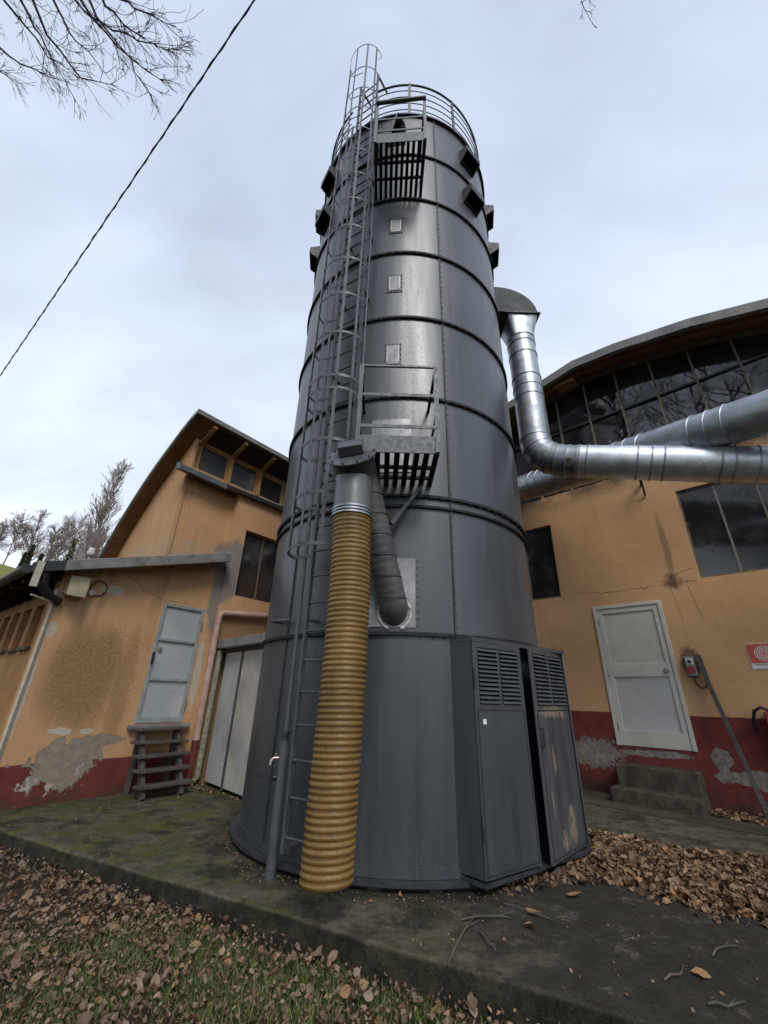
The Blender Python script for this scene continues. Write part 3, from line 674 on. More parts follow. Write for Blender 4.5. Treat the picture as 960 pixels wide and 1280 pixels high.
dk = MB()
for a, b_ in ((-0.08, 0.505), (0.59, 1.20), (1.28, 1.91), (1.99, 2.61), (2.69, 3.31)):
    dk.hexa([FA(a, PO+.03, zroof(PO)-0.07), FA(b_, PO+.03, zroof(PO)-0.07), FA(b_, 0.33, zroof(.33)-0.06), FA(a, 0.33, zroof(.33)-0.06), FA(a, PO+.03, zroof(PO)-0.05), FA(b_, PO+.03, zroof(PO)-0.05), FA(b_, 0.33, zroof(.33)-0.05), FA(a, 0.33, zroof(.33)-0.05)])
dk.build('dark_soffit_board', M['dark_soffit'], TB)
# flashing ledge and black gutter
fl = MB(); pts = []
fl.hexa([FA(-0.48, PO+0.004, 4.91), FA(0.44, PO+0.004, 4.87), FA(0.44, 0.15, 4.81), FA(-0.48, 0.10, 4.86), FA(-0.48, PO+0.004, 5.06), FA(0.44, PO+0.004, 5.05), FA(0.44, 0.15, 4.92), FA(-0.48, 0.10, 4.97)])
fl.build('flashing', M['flashing'], TB, 0.015)
fl = MB(); fl.hexa([FA(0.443, PO+0.004, 4.956), FA(5.6, PO+0.004, 4.956), FA(5.6, 0.13, 4.956), FA(0.443, 0.13, 4.85), FA(0.443, PO+0.004, 5.05), FA(5.6, PO+0.004, 5.09), FA(5.6, 0.13, 5.06), FA(0.443, 0.13, 4.93)])
fl.build('gutter', M['black'], TB, 0.01)
# dark two-leaf window
w_ = MB(); a, b_, z0, z1 = 1.07, 2.07, 2.92, 4.22; fw = 0.03
for q in ((a, a+fw, z0, z1), (b_-fw, b_, z0, z1), (a+fw, b_-fw, z0, z0+fw), (a+fw, b_-fw, z1-fw, z1), (1.55, 1.575, z0+fw, z1-fw)): w_.box(FA, q[0], q[1], -0.12, -0.06, q[2], q[3])
wn_ = w_.build('window', M['mullion'], TB)
for q in ((a+fw, 1.549), (1.576, b_-fw)):
    w_ = MB(); w_.box(FA, q[0]+0.001, q[1]-0.001, -0.105, -0.09, z0+fw, z1-fw); w_.build('pane', M['glass_grimy'], wn_)

# ------------------------------------------------------------------ hall on the right
RB = thing('hall_building', 'long ochre hall with dark red base, arched roof and big dark glazed gable', 'building', tuple(FR(0, 0, 0)))
mb = MB()
RDOOR = (-0.20, 0.865, 0.69, 2.88); RWIN = (1.48, 4.05, 3.15, 4.70); RSM = (-1.9, -0.73, 3.14, 4.65)
wall_cells(mb, FR, -5.3, 9.0, -0.3, 5.28, 0.0, 0.3, [RDOOR, RWIN, RSM])
mb.build('wall', M['wallR'], RB)
arch = [(-5.3, 5.6), (-4.4, 6.25), (-3.2, 6.88), (-2.0, 7.26), (-1.05, 7.50), (-0.18, 7.68), (0.45, 7.80), (1.26, 7.73), (2.45, 7.50), (3.39, 7.20), (4.6, 6.75), (6.0, 6.10), (7.5, 5.3)]
oarch = [(-5.5, 5.75), (-4.5, 6.38), (-3.25, 7.02), (-2.0, 7.40), (-0.92, 7.58), (-0.18, 7.76), (0.53, 7.90), (1.47, 7.76), (2.38, 7.55), (3.40, 7.23), (4.65, 6.85), (6.1, 6.22), (7.7, 5.4)]
def zarch(s):
    for (a, za), (b_, zb) in zip(arch, arch[1:]):
        if a <= s <= b_: return za+(zb-za)*(s-a)/(b_-a)
    return 5.3
ma = [-5.2+0.62*k-0.24 for k in range(0, 21)]
ma = [-0.20+0.62*k for k in range(-8, 12)]
for a, b_ in zip(ma, ma[1:]):
    for lo in (True, False):
        zt = 6.71
        if lo:
            pl_ = [(a+0.018, 5.29), (b_-0.018, 5.29), (b_-0.018, min(zt, zarch(b_))), (a+0.018, min(zt, zarch(a)))]
        else:
            if zarch(a) < 6.8 or zarch(b_) < 6.8: continue
            pl_ = [(a+0.018, 6.75), (b_-0.018, 6.75), (b_-0.018, zarch(b_)-0.01), (a+0.018, zarch(a)-0.01)]
        tl = random.uniform(-0.012, 0.012); tz = random.uniform(-0.01, 0.01)
        p_ = MB(); p_.prism([FR(s, -0.06+tl*(1 if i in (1, 2) else -1)+tz*(1 if i > 1 else -1), z) for i, (s, z) in enumerate(pl_)], -NR*0.012); p_.build('gable_pane', M['glass_hall'], RB)
for a in ma:
    p_ = MB(); p_.box(FR, a-0.017, a+0.017, -0.075, -0.005, 5.285, zarch(a)-0.005); p_.build('mullion', M['mullion'], RB)
p_ = MB(); p_.box(FR, -3.3, 4.4, -0.072, -0.012, 6.712, 6.748); p_.build('transom', M['steel_dark'], RB)
p_ = MB(); p_.box(FR, -5.3, 7.5, -0.9, -0.85, 5.28, 7.0); p_.build('shade_backing', M['inside_shade'], RB)  # black sheet painted as the unlit hall behind the glazing
sf = MB(); strip(sf, arch, [(s, z+0.10) for s, z in arch], FR, -7.0, 0.50); sf.build('roof', M['soffit'], RB)
bm_ = MB(); strip(bm_, [(s, z-0.055) for s, z in arch], [(s, z-0.003) for s, z in arch], FR, -0.05, 0.10); bm_.build('eave_batten', M['mullion'], RB)
ed = MB(); strip(ed, oarch and [(a[0], a[1]-0.05) for a in arch], [(a[0], a[1]+0.14) for a in arch], FR, 0.502, 0.60); ed.build('verge_trim', M['roof_edge'], RB)
bm_ = MB(); bm_.box(FR, -0.05, 0.35, 0.12, 0.4, 7.62, 7.68); bm_.build('purlin_end', M['rafter'], RB)
bm_ = MB()
strip(bm_, [(s, z-0.09) for s, z in arch], [(s, z-0.004) for s, z in arch], FR, 0.30, 0.38); bm_.build('soffit_beam', M['soffit'], RB)
# big window
def win(par, F, a, b_, z0, z1, muls, gmat, fmat, name='window'):
    fw = 0.03; w_ = MB()
    for q in [(a, a+fw, z0, z1), (b_-fw, b_, z0, z1), (a+fw, b_-fw, z0, z0+fw), (a+fw, b_-fw, z1-fw, z1)]+[(s-0.011, s+0.011, z0+fw, z1-fw) for s in muls]:
        w_.box(F, q[0], q[1], -0.08, -0.03, q[2], q[3])
    wn_ = w_.build(name, fmat, par)
    ed_ = [a+fw]+[v for s in muls for v in (s-0.011, s+0.011)]+[b_-fw]
    for i in range(0, len(ed_), 2):
        w_ = MB(); t_ = random.uniform(-0.006, 0.006)
        w_.prism([F(ed_[i]+.001, -0.05-t_, z0+fw), F(ed_[i+1]-.001, -0.05+t_, z0+fw), F(ed_[i+1]-.001, -0.05+t_, z1-fw), F(ed_[i]+.001, -0.05-t_, z1-fw)], -(NR if F is FR else NA)*0.012)
        w_.build('pane', gmat, wn_)
    return wn_
win(RB, FR, *RWIN, [2.0, 2.51, 3.02, 3.54], M['glass_grimy'], M['mullion'])
win(RB, FR, *RSM, [-1.32], M['glass_grimy'], M['mullion'])
# white door
s0, s1, z0, z1 = RDOOR; fw = 0.055
d_ = MB()
for q in ((s0, s0+fw, z0, z1), (s1-fw, s1, z0, z1), (s0+fw, s1-fw, z1-fw, z1)): d_.box(FR, q[0], q[1], -0.1, 0.025, q[2], q[3])
d_.build('door_frame', M['white_door'], RB, 0.004)
d_ = MB(); a, b_ = s0+fw+0.005, s1-fw-0.005
for q in ((a, a+0.075, z0+0.005, z1-fw-0.005), (b_-0.075, b_, z0+0.005, z1-fw-0.005), (a+0.075, b_-0.075, z0+0.005, z0+0.22), (a+0.075, b_-0.075, 1.70, 1.90), (a+0.075, b_-0.075, z1-fw-0.085, z1-fw-0.005)):
    d_.box(FR, q[0], q[1], -0.05, 0.008, q[2], q[3])
dd = d_.build('door', M['white_door'], RB, 0.003)
d_ = MB(); d_.box(FR, a+0.076, b_-0.076, -0.045, -0.012, 1.901, z1-fw-0.086); d_.build('upper_panel', M['white_panel'], dd)
d_ = MB(); d_.prism([FR(a+0.076, -0.012, z0+0.221), FR(b_-0.076, -0.020, z0+0.221), FR(b_-0.076, -0.010, 1.699), FR(a+0.076, -0.02, 1.699)], -NR*0.02); d_.build('lower_panel', M['alu_panel'], dd)
d_ = MB(); d_.tube([FR(b_-0.085, 0.008, 1.79), FR(b_-0.085, 0.05, 1.79)], [0.038, 0.03], 16); d_.build('knob', M['galv_flat'], dd)
for z in (0.95, 1.75, 2.6):
    d_ = MB(); d_.tube([FR(a+0.004, 0.018, z-0.05), FR(a+0.004, 0.018, z+0.05)], 0.011, 8); d_.build('hinge', M['galv_flat'], dd)
d_ = MB(); d_.bar(FR(1.02, 0.0, 4.98), FR(1.08, 0.35, 5.15), 0.04, 0.04); d_.bar(FR(1.04, 0.02, 4.75), FR(1.08, 0.33, 5.12), 0.03, 0.03); d_.build('pipe_bracket', M['steel_dark'], RB)

# ------------------------------------------------------------------ small shed between left wall and silo
SH = thing('shed', 'small shed with pale panel doors between the ochre wall and the silo', 'shed', tuple(FS(0.7, 0, 0)))
for i, (a, b_, mt) in enumerate(((0.0, 0.60, 'shed_panel_grey'), (0.66, 1.35, 'shed_panel'), (1.40, 2.1, 'shed_panel'))):
    p_ = MB(); p_.box(FS, a, b_, -0.05, 0.0, 0.05, 1.90); p_.build('door_panel', M[mt], SH, 0.004)
for a in (0.603, 1.353):
    p_ = MB(); p_.box(FS, a, a+0.05, -0.06, 0.012, 0.02, 1.905); p_.build('post', M['steel'], SH)
p_ = MB(); p_.box(FS, -0.35, 2.1, -1.3, 0.16, 1.96, 2.10); p_.build('roof', M['fascia'], SH, 0.012)
p_ = MB(); p_.box(FS, -0.15, 2.1, -0.1, 0.04, 1.905, 1.955); p_.build('lintel', M['stone'], SH)
p_ = MB(); p_.box(FS, -0.2, 2.1, -0.3, -0.2, 0.0, 1.95); p_.build('inner_shade_sheet', M['inside_shade'], SH)  # added black sheet, shade between the door panels put into its colour
p_ = MB(); p_.tube([FS(-0.03, 0.10, 1.94), FS(-0.03, 0.10, 0.10), FS(-0.07, 0.16, 0.03), FS(-0.16, 0.24, 0.02)], 0.045, 14)
tag(p_.build('downpipe', M['lichen_pipe']), 'lichen-covered grey downpipe at the corner of the pale shed doors', 'pipe')
PP = thing('drain_pipe', 'faded pink drain pipe bending along the ochre wall and turning red near the ground', 'pipe', tuple(FA(0.84, 0.1, 0)))
p_ = MB(); p_.tube([FA(2.6, 0.10, 2.72), FA(1.5, 0.10, 2.62), FA(0.86, 0.10, 2.56), FA(0.82, 0.10, 2.53), FA(0.80, 0.10, 2.46), FA(0.80, 0.10, 1.2), FA(0.80, 0.10, 0.62)], 0.052, 16); p_.build('upper_pipe', M['pink_pipe'], PP)
p_ = MB(); p_.tube([FA(0.80, 0.10, 0.62), FA(0.80, 0.10, 0.02)], 0.050, 16); p_.build('lower_pipe', M['red_pipe'], PP)
for zz in (0.63, 1.9, 2.40):
    p_ = MB(); p_.tube([FA(0.80, 0.10, zz-0.03), FA(0.80, 0.10, zz+0.03)], 0.060, 16); p_.build('collar', M['pink_pipe'], PP)

# ------------------------------------------------------------------ wooden steps at the low door
WS = thing('wooden_steps', 'weathered grey wooden steps with five treads under the panelled door', 'steps', tuple(FA(0.2, 0.5, 0)))
tz = [0.80, 0.645, 0.485, 0.325, 0.155]; to = [0.17, 0.25, 0.34, 0.43, 0.53]
for i, (zz, oo) in enumerate(zip(tz, to)):
    p_ = MB(); j = random.uniform(-0.02, 0.02)
    p_.hexa([FA(-0.17+j, oo-0.10, zz-0.035), FA(0.56+j, oo-0.10, zz-0.035+j*.3), FA(0.56+j, oo+0.11, zz-0.035+j*.3), FA(-0.17+j, oo+0.11, zz-0.035),
             FA(-0.17+j, oo-0.10, zz), FA(0.56+j, oo-0.10, zz+j*.3), FA(0.56+j, oo+0.11, zz+j*.3), FA(-0.17+j, oo+0.11, zz)])
    p_.build('tread', M['old_plank'], WS, 0.006)
for s_ in (-0.07, 0.44):
    p_ = MB(); p_.bar(FA(s_, 0.14, 0.76), FA(s_, 0.60, 0.0), 0.05, 0.10, NA); p_.build('stringer', M['old_plank'], WS, 0.005)
    p_ = MB(); p_.bar(FA(s_, 0.12, 0.0), FA(s_, 0.12, 0.765), 0.06, 0.05, NA); p_.build('leg', M['old_plank'], WS, 0.005)

# concrete steps at the white door
CS = thing('concrete_steps', 'two worn dark concrete steps below the white door', 'steps', tuple(FR(0.33, 0.4, 0)))
p_ = MB(); p_.box(FR, -0.24, 0.88, 0.33, 0.62, -0.2, 0.19); p_.build('lower_step', M['stone'], CS, 0.025)
p_ = MB(); p_.box(FR, -0.20, 0.86, 0.003, 0.328, -0.2, 0.46); p_.build('upper_step', M['stone'], CS, 0.025)
pth = MB()
pth.add([FR(-2.2, 0.004, 0.006), FR(1.0, 0.004, 0.006), FR(2.6, 0.3, 0.006), FR(2.2, 1.05, 0.006), FR(0.4, 1.05, 0.006), FR(-2.2, 1.0, 0.006)], [(0, 1, 2, 3, 4, 5)])
M['path'] = simple('damp_concrete_strip', (0.085, 0.076, 0.055), (0.045, 0.042, 0.028), 2.2, 0.9, 0, 0.2, 0.5)
struct(pth.build('concrete_path', M['path']))

# wall furniture -------------------------------------------------------
FLD = thing('floodlight', 'beige floodlight box under the eave corner of the low building', 'lamp', tuple(FA(-1.42, 0.1, 2.5)))
p_ = MB(); p_.hexa([FA(-1.50, 0.05, 2.45), FA(-1.26, 0.05, 2.45), FA(-1.27, 0.26, 2.40), FA(-1.49, 0.26, 2.40), FA(-1.51, 0.05, 2.70), FA(-1.25, 0.05, 2.70), FA(-1.26, 0.22, 2.68), FA(-1.50, 0.22, 2.68)]); p_.build('housing', M['beige'], FLD, 0.015)
p_ = MB(); p_.hexa([FA(-1.46, 0.002, 2.52), FA(-1.30, 0.002, 2.52), FA(-1.30, 0.05, 2.52), FA(-1.46, 0.05, 2.52), FA(-1.46, 0.002, 2.64), FA(-1.30, 0.002, 2.64), FA(-1.30, 0.05, 2.64), FA(-1.46, 0.05, 2.64)]); p_.build('bracket', M['steel_dark'], FLD)
CB = thing('junction_box', 'small round junction box with a loop of black cable beside the beige floodlight', 'junction box', tuple(FA(-1.14, 0.02, 2.55)))
p_ = MB(); p_.tube([FA(-1.16, 0.002, 2.53), FA(-1.16, 0.06, 2.53)], 0.045, 16); p_.build('box', M['cream'], CB)
p_ = MB(); p_.tube([FA(-1.16+0.13*math.sin(a/10*2*math.pi)*0.8+0.07, 0.03+0.02*math.sin(a), 2.60+0.11*math.cos(a/10*2*math.pi)) for a in range(11)], 0.008, 6); p_.build('cable_loop', M['cable'], CB)
SR = thing('siren', 'small white siren standing on the low roof edge beside the barn', 'siren', tuple(FA(-1.38, 0.2, zr(-1.38))))
q = FA(-1.37, 0.22, zr(-1.37))
p_ = MB(); p_.tube([q, q+Vector((0, 0, 0.06))], 0.02, 10); p_.build('stem', M['galv_flat'], SR)
p_ = MB(); p_.lathe((q.x, q.y), [(0.0, q.z+0.06), (0.045, q.z+0.06), (0.052, q.z+0.11), (0.04, q.z+0.14), (0.045, q.z+0.17), (0.0, q.z+0.19)], 16); p_.build('head', M['white_plastic'], SR)

EB = thing('switch_box', 'grey and red call box with a hanging black cable beside the white door', 'switch box', tuple(FR(1.05, 0.02, 1.7)))
p_ = MB(); p_.box(FR, 0.99, 1.12, 0.002, 0.085, 1.70, 1.98); p_.build('housing', M['galv_flat'], EB, 0.008)
p_ = MB(); p_.box(FR, 1.0, 1.105, 0.086, 0.10, 1.74, 1.83); p_.build('red_cover', M['red_box'], EB, 0.004)
p_ = MB(); p_.box(FR, 1.01, 1.10, 0.086, 0.094, 1.86, 1.95); p_.build('switch_plate', M['white_plastic'], EB, 0.004)
p_ = MB(); p_.box(FR, 1.03, 1.075, 0.095, 0.102, 1.88, 1.925); p_.build('switch', M['black'], EB)
p_ = MB(); p_.tube([FR(1.06, 0.06, 1.70), FR(1.07, 0.09, 1.60), FR(1.12, 0.09, 1.53), FR(1.19, 0.06, 1.56), FR(1.20, 0.03, 1.68)], 0.014, 8); p_.build('cable', M['black'], EB)
p_ = MB(); p_.bar(FR(1.155, 0.07, 1.98), FR(1.49, 0.28, -0.02), 0.055, 0.035, NR); p_.bar(FR(1.19, 0.035, 2.0), FR(1.23, 0.075, 1.50), 0.04, 0.03, NR)
tag(p_.build('leaning_pole', M['old_plank'], None, 0.004), 'grey wooden pole leaning on the hall wall beside the switch box', 'pole')
SG = thing('hose_sign', 'red sign with a white spiral and a white text strip on the hall wall', 'sign', tuple(FR(1.93, 0.01, 1.95)))
p_ = MB(); p_.box(FR, 1.76, 2.10, 0.002, 0.008, 1.79, 2.13); p_.build('plate', M['sign_white'], SG)
p_ = MB(); p_.box(FR, 1.768, 2.092, 0.0085, 0.0105, 1.868, 2.122); p_.build('red_field', M['sign_red'], SG)
p_ = MB(); sp = []
for i in range(0, 121):
    a = i/120*4.2*2*math.pi; rr_ = 0.012+0.098*i/120
    sp.append(FR(1.93+rr_*math.cos(a), 0.012, 1.995+rr_*math.sin(a)))
for q0, q1 in zip(sp, sp[1:]): p_.bar(q0, q1, 0.0115, 0.002, NR)
p_.build('spiral', M['sign_white'], SG)
def text(par, txt, F, s, o, z, size, mat):
    cu = bpy.data.curves.new('lettering', 'FONT'); cu.body = txt; cu.size = size; cu.extrude = 0.0006; cu.align_x = 'CENTER'
    to_ = bpy.data.objects.new('lettering', cu); COL.objects.link(to_)
    p = F(s, o, z); n = NR; u = UR
    to_.matrix_world = Matrix(((u.x, 0, n.x, p.x), (u.y, 0, n.y, p.y), (0, 1, 0, p.z), (0, 0, 0, 1)))
    dg = bpy.context.evaluated_depsgraph_get(); me = bpy.data.meshes.new_from_object(to_.evaluated_get(dg))
    me.transform(to_.matrix_world); off = Vector(par['_loc']); me.transform(Matrix.Translation(-off))
    bpy.data.objects.remove(to_)
    ob = bpy.data.objects.new('lettering', me); COL.objects.link(ob); ob.parent = par; me.materials.clear(); me.materials.append(mat)
text(SG, 'LANCIA NASPO', FR, 1.93, 0.0095, 1.836, 0.036, M['ink'])
text(SG, 'N. 2', FR, 1.97, 0.0095, 1.802, 0.03, M['ink'])
HB = thing('hose_box', 'red fire hose box with a black hose at the right edge of the hall wall', 'hose box', tuple(FR(1.95, 0.1, 1.0)))
p_ = MB(); p_.box(FR, 1.74, 2.3, 0.002, 0.2, 0.70, 1.25); p_.build('cabinet', M['red_box'], HB, 0.012)
p_ = MB(); p_.tube([FR(1.80, 0.15, 1.26), FR(1.72, 0.18, 1.30), FR(1.64, 0.16, 1.25), FR(1.60, 0.12, 1.12), FR(1.60, 0.08, 1.0)], 0.02, 10); p_.build('hose', M['black'], HB)

# ------------------------------------------------------------------ the silo
C = Vector((0.248, 5.582, 0)); RS = 1.70
def cy(az, r, z): a = R_(az); return Vector((C.x+r*math.sin(a), C.y-r*math.cos(a), z))
SI = thing('silo', 'tall dark grey steel silo of eight bolted rings with two balconies and a top railing', 'silo', (C.x, C.y, 0))
bands = [0.067, 1.828, 3.24, 4.553, 5.877, 7.196, 8.506, 9.774, 11.09]
sh = MB(); prof = []
for i, (a, b_) in enumerate(zip(bands, bands[1:])):
    n_ = 6
    for k in range(n_+1 if i == 7 else n_):
        f = k/n_; prof.append((RS, a+(b_-a)*f))
sh.lathe(C, prof, 160); sh.build('shell', M['silo'], SI)
for i, z in enumerate(bands[1:-1]):
    rg = MB(); rg.ring(C, RS-0.02, RS+0.032, z-0.017, z+0.015, 128); fr = rg.build('flange_ring', M['under_black'], SI)  # ring coloured black for the shaded underside seen from below
    if i == 1:
        rg = MB(); rg.ring(C, RS-0.02, RS+0.030, z-0.135, z-0.108, 128); rg.build('flange_ring', M['under_black'], SI)
    bt = MB()
    for k in range(90):
        p = cy(k*4.0, RS+0.018, z-0.017); bt.tube([p, p-Vector((0, 0, 0.015))], 0.008, 6)
    bt.build('flange_bolts', M['steel_dark'], fr)
rg = MB(); rg.ring(C, RS-0.02, RS+0.05, 11.06, 11.10, 128); rg.build('top_rim', M['steel_dark'], SI)
rg = MB(); rg.ring(C, RS-0.02, RS+0.012, 0.067, 0.135, 128); rg.build('base_band', M['silo'], SI)
rg = MB(); rg.ring(C, RS-0.02, RS+0.075, 0.035, 0.064, 128); rg.build('base_ring', M['steel_dark'], SI)
rg = MB(); rg.ring(C, RS-0.10, RS+0.01, -0.02, 0.034, 96); rg.build('base_skirt', M['under_black'], SI)
for k in range(24):
    rg = MB(); p = cy(7+15*k, RS+0.02, 0.0); q = cy(7+15*k, RS+0.02, 0.034); rg.bar(p, q, 0.10, 0.02, cy(7+15*k, 1, 0)-C); rg.build('base_cleat', M['steel_dark'], SI)
# vertical seams with bolts
for i, (a, b_) in enumerate(zip(bands, bands[1:])):
    for az in (15.5, 75.5, 135.5, 195.5, 255.5, 315.0):
        if i == 0 and az == 15.5: continue
        sm_ = MB(); sm_.bar(cy(az, RS+0.006, a+0.025), cy(az, RS+0.006, b_-0.027), 0.018, 0.016, cy(az, 1, 0)-C)
        so = sm_.build('seam', M['steel_dark'], SI)
        bt = MB(); n_ = 12
        for k in range(n_):
            z = a+0.08+(b_-a-0.16)*k/(n_-1); p = cy(az+0.75, RS, z); q = cy(az+0.75, RS+0.009, z); bt.tube([p, q], 0.0065, 6)
        bt.build('seam_bolts', M['silo'], so)
rf = MB(); rf.lathe(C, [(RS+0.02, 11.10), (1.2, 11.22), (0.6, 11.36), (0.0, 11.42)], 96); rf.build('roof', M['silo'], SI)
for a0, a1, h in ((-15, -2.5, 0.16), (4, 12, 0.13)):
    tb = MB(); tb.lathe(C, [(RS-0.03, 11.10), (RS-0.03, 11.10+h), (RS-0.05, 11.10+h), (RS-0.05, 11.10)], 12, 0, False, R_(a0), R_(a1)); tb.build('toe_board', M['steel'], SI)
# top railing
rl = MB(); ZT = 12.28
for r_, z in ((0.020, ZT), (0.009, 12.05), (0.009, 11.81), (0.009, 11.57), (0.009, 11.33)):
    rl.tube([cy(a, RS+0.0, z) for a in range(-22, 320, 4)], r_, 8)
gr = rl.build('guard_rail', M['steel'], SI)
for az in (-60, -30, 0.2, 31, 61, 91, 121, 151, 181, 211, 241, 271):
    if az == -30: continue
    ps = MB(); ps.bar(cy(az, RS, 11.08), cy(az, RS, ZT+0.05), 0.055, 0.02, cy(az, 1, 0)-C); ps.build('rail_post', M['steel'], gr)
# inspection windows
for zc, hz in ((7.83, 0.34), (6.55, 0.35), (5.23, 0.37)):
    iw = MB()
    def patch(mb, az0, az1, z0, z1, r, t, mi=0, n=4):
        a = [cy(az0+(az1-az0)*k/n, r, 0) for k in range(n+1)]; b2 = [cy(az0+(az1-az0)*k/n, r+t, 0) for k in range(n+1)]
        up0, up1 = Vector((0, 0, z0)), Vector((0, 0, z1))
        for k in range(n): mb.hexa([a[k]+up0, a[k+1]+up0, b2[k+1]+up0, b2[k]+up0, a[k]+up1, a[k+1]+up1, b2[k+1]+up1, b2[k]+up1], mi)
    patch(iw, -10.0, -3.0, zc-hz/2, zc+hz/2, RS-0.005, 0.013)
    wo_ = iw.build('inspection_window', M['steel'], SI)
    iw = MB(); patch(iw, -9.2, -3.8, zc-hz/2+0.03, zc+hz/2-0.03, RS+0.009, 0.006); iw.build('pane', M['galv_flat'], wo_)
    iw = MB()
    for az in (-8.9, -4.2): patch(iw, az-0.25, az+0.25, zc-hz/2+0.05, zc+hz/2-0.05, RS+0.016, 0.006, 0, 1)
    iw.build('bar', M['white_plastic'], wo_)
    iw = MB()
    for az in (-9.7, -8, -6.5, -5, -3.3):
        for z in (zc-hz/2+0.014, zc+hz/2-0.014): iw.tube([cy(az, RS+0.008, z), cy(az, RS+0.018, z)], 0.008, 6)
    for az in (-9.7, -3.3):
        for z in (zc-0.08, zc, zc+0.08): iw.tube([cy(az, RS+0.008, z), cy(az, RS+0.018, z)], 0.008, 6)
    iw.build('rivets', M['steel_dark'], wo_)
# access doors behind the balconies
ad_ = MB(); patch(ad_, -16.5, 3.2, 3.46, 4.30, RS-0.005, 0.02, 0, 8); ado = ad_.build('access_door', M['silo'], SI)
ad_ = MB(); patch(ad_, -14.0, 1.0, 3.52, 4.22, RS+0.016, 0.012, 0, 8); ad_.build('panel', M['galv_flat'], ado)
ad_ = MB(); patch(ad_, -13.0, -2.0, 10.1, 10.72, RS-0.005, 0.013, 0, 6); ado = ad_.build('upper_opening_shade', M['inside_shade'], SI)  # no hole: a black patch painted as the shade in the opening
fl = MB(); fl.add([cy(-13, RS+0.015, 10.1), cy(-2, RS+0.015, 10.72), cy(-13, RS+0.015, 10.72), cy(-6, RS+0.25, 10.62), cy(-12.5, RS+0.2, 10.25)], [(0, 4, 3), (0, 3, 2), (3, 1, 2)]); fl.build('bent_flap', M['galv_flat'], ado)
# patch plate where the conveyor enters
pp = MB(); patch(pp, -13.4, 2.5, 1.885, 2.55, RS-0.005, 0.015, 0, 8); ppo = pp.build('patch_plate', M['galv_flat'], SI)
pp = MB()
for z in [1.90+0.07*k for k in range(10)]:
    for az in (-14.2, 3.3): pp.tube([cy(az, RS, z), cy(az, RS+0.014, z)], 0.0065, 6)
pp.build('rivets', M['steel_dark'], ppo)
# explosion vents: hooded boxes, open underneath
def vent(az, zc, w=0.37, h=0.42, d=0.23):
    a = R_(az); n = Vector((math.sin(a), -math.cos(a), 0)); t_ = Vector((math.cos(a), math.sin(a), 0)); c = Vector((C.x, C.y, zc))
    P = lambda x, o, z: c+t_*x+n*(RS-0.05+o)+Vector((0, 0, z))
    v = MB(); th = 0.012
    hw = w/2
    # top sheet slopes down to the lip, two cheeks, front lip
    v.hexa([P(-hw, 0, h/2-th), P(hw, 0, h/2-th), P(hw, d, h/2-0.09-th), P(-hw, d, h/2-0.09-th), P(-hw, 0, h/2), P(hw, 0, h/2), P(hw, d, h/2-0.09), P(-hw, d, h/2-0.09)])
    for sx in (-1, 1):
        v.hexa([P(sx*hw, 0, -h/2), P(sx*(hw-th), 0, -h/2), P(sx*(hw-th), d, h/2-0.24), P(sx*hw, d, h/2-0.24), P(sx*hw, 0, h/2-th-.001), P(sx*(hw-th), 0, h/2-th-.001), P(sx*(hw-th), d, h/2-0.09-th-.001), P(sx*hw, d, h/2-0.09-th-.001)])
    v.hexa([P(-hw+th+.001, d-th, h/2-0.24), P(hw-th-.001, d-th, h/2-0.24), P(hw-th-.001, d, h/2-0.24), P(-hw+th+.001, d, h/2-0.24), P(-hw+th+.001, d-th, h/2-0.09-th-.002), P(hw-th-.001, d-th, h/2-0.09-th-.002), P(hw-th-.001, d, h/2-0.09-th-.002), P(-hw+th+.001, d, h/2-0.09-th-.002)])
    vo = v.build('vent_hood', M['steel_dark'], SI)
    v = MB(); v.hexa([P(-hw+.02, 0.05, -h/2+.03), P(hw-.02, 0.05, -h/2+.03), P(hw-.02, 0.07, -h/2+.03), P(-hw+.02, 0.07, -h/2+.03), P(-hw+.02, 0.05, h/2-.06), P(hw-.02, 0.05, h/2-.06), P(hw-.02, 0.07, h/2-.06), P(-hw+.02, 0.07, h/2-.06)]); v.build('opening_shade', M['inside_shade'], vo)  # black sheet painted as the shade inside the hood
for az in (40, 78, 115, 151, -151, -115, -84, -57):
    vent(az, 10.38); vent(az, 9.18)
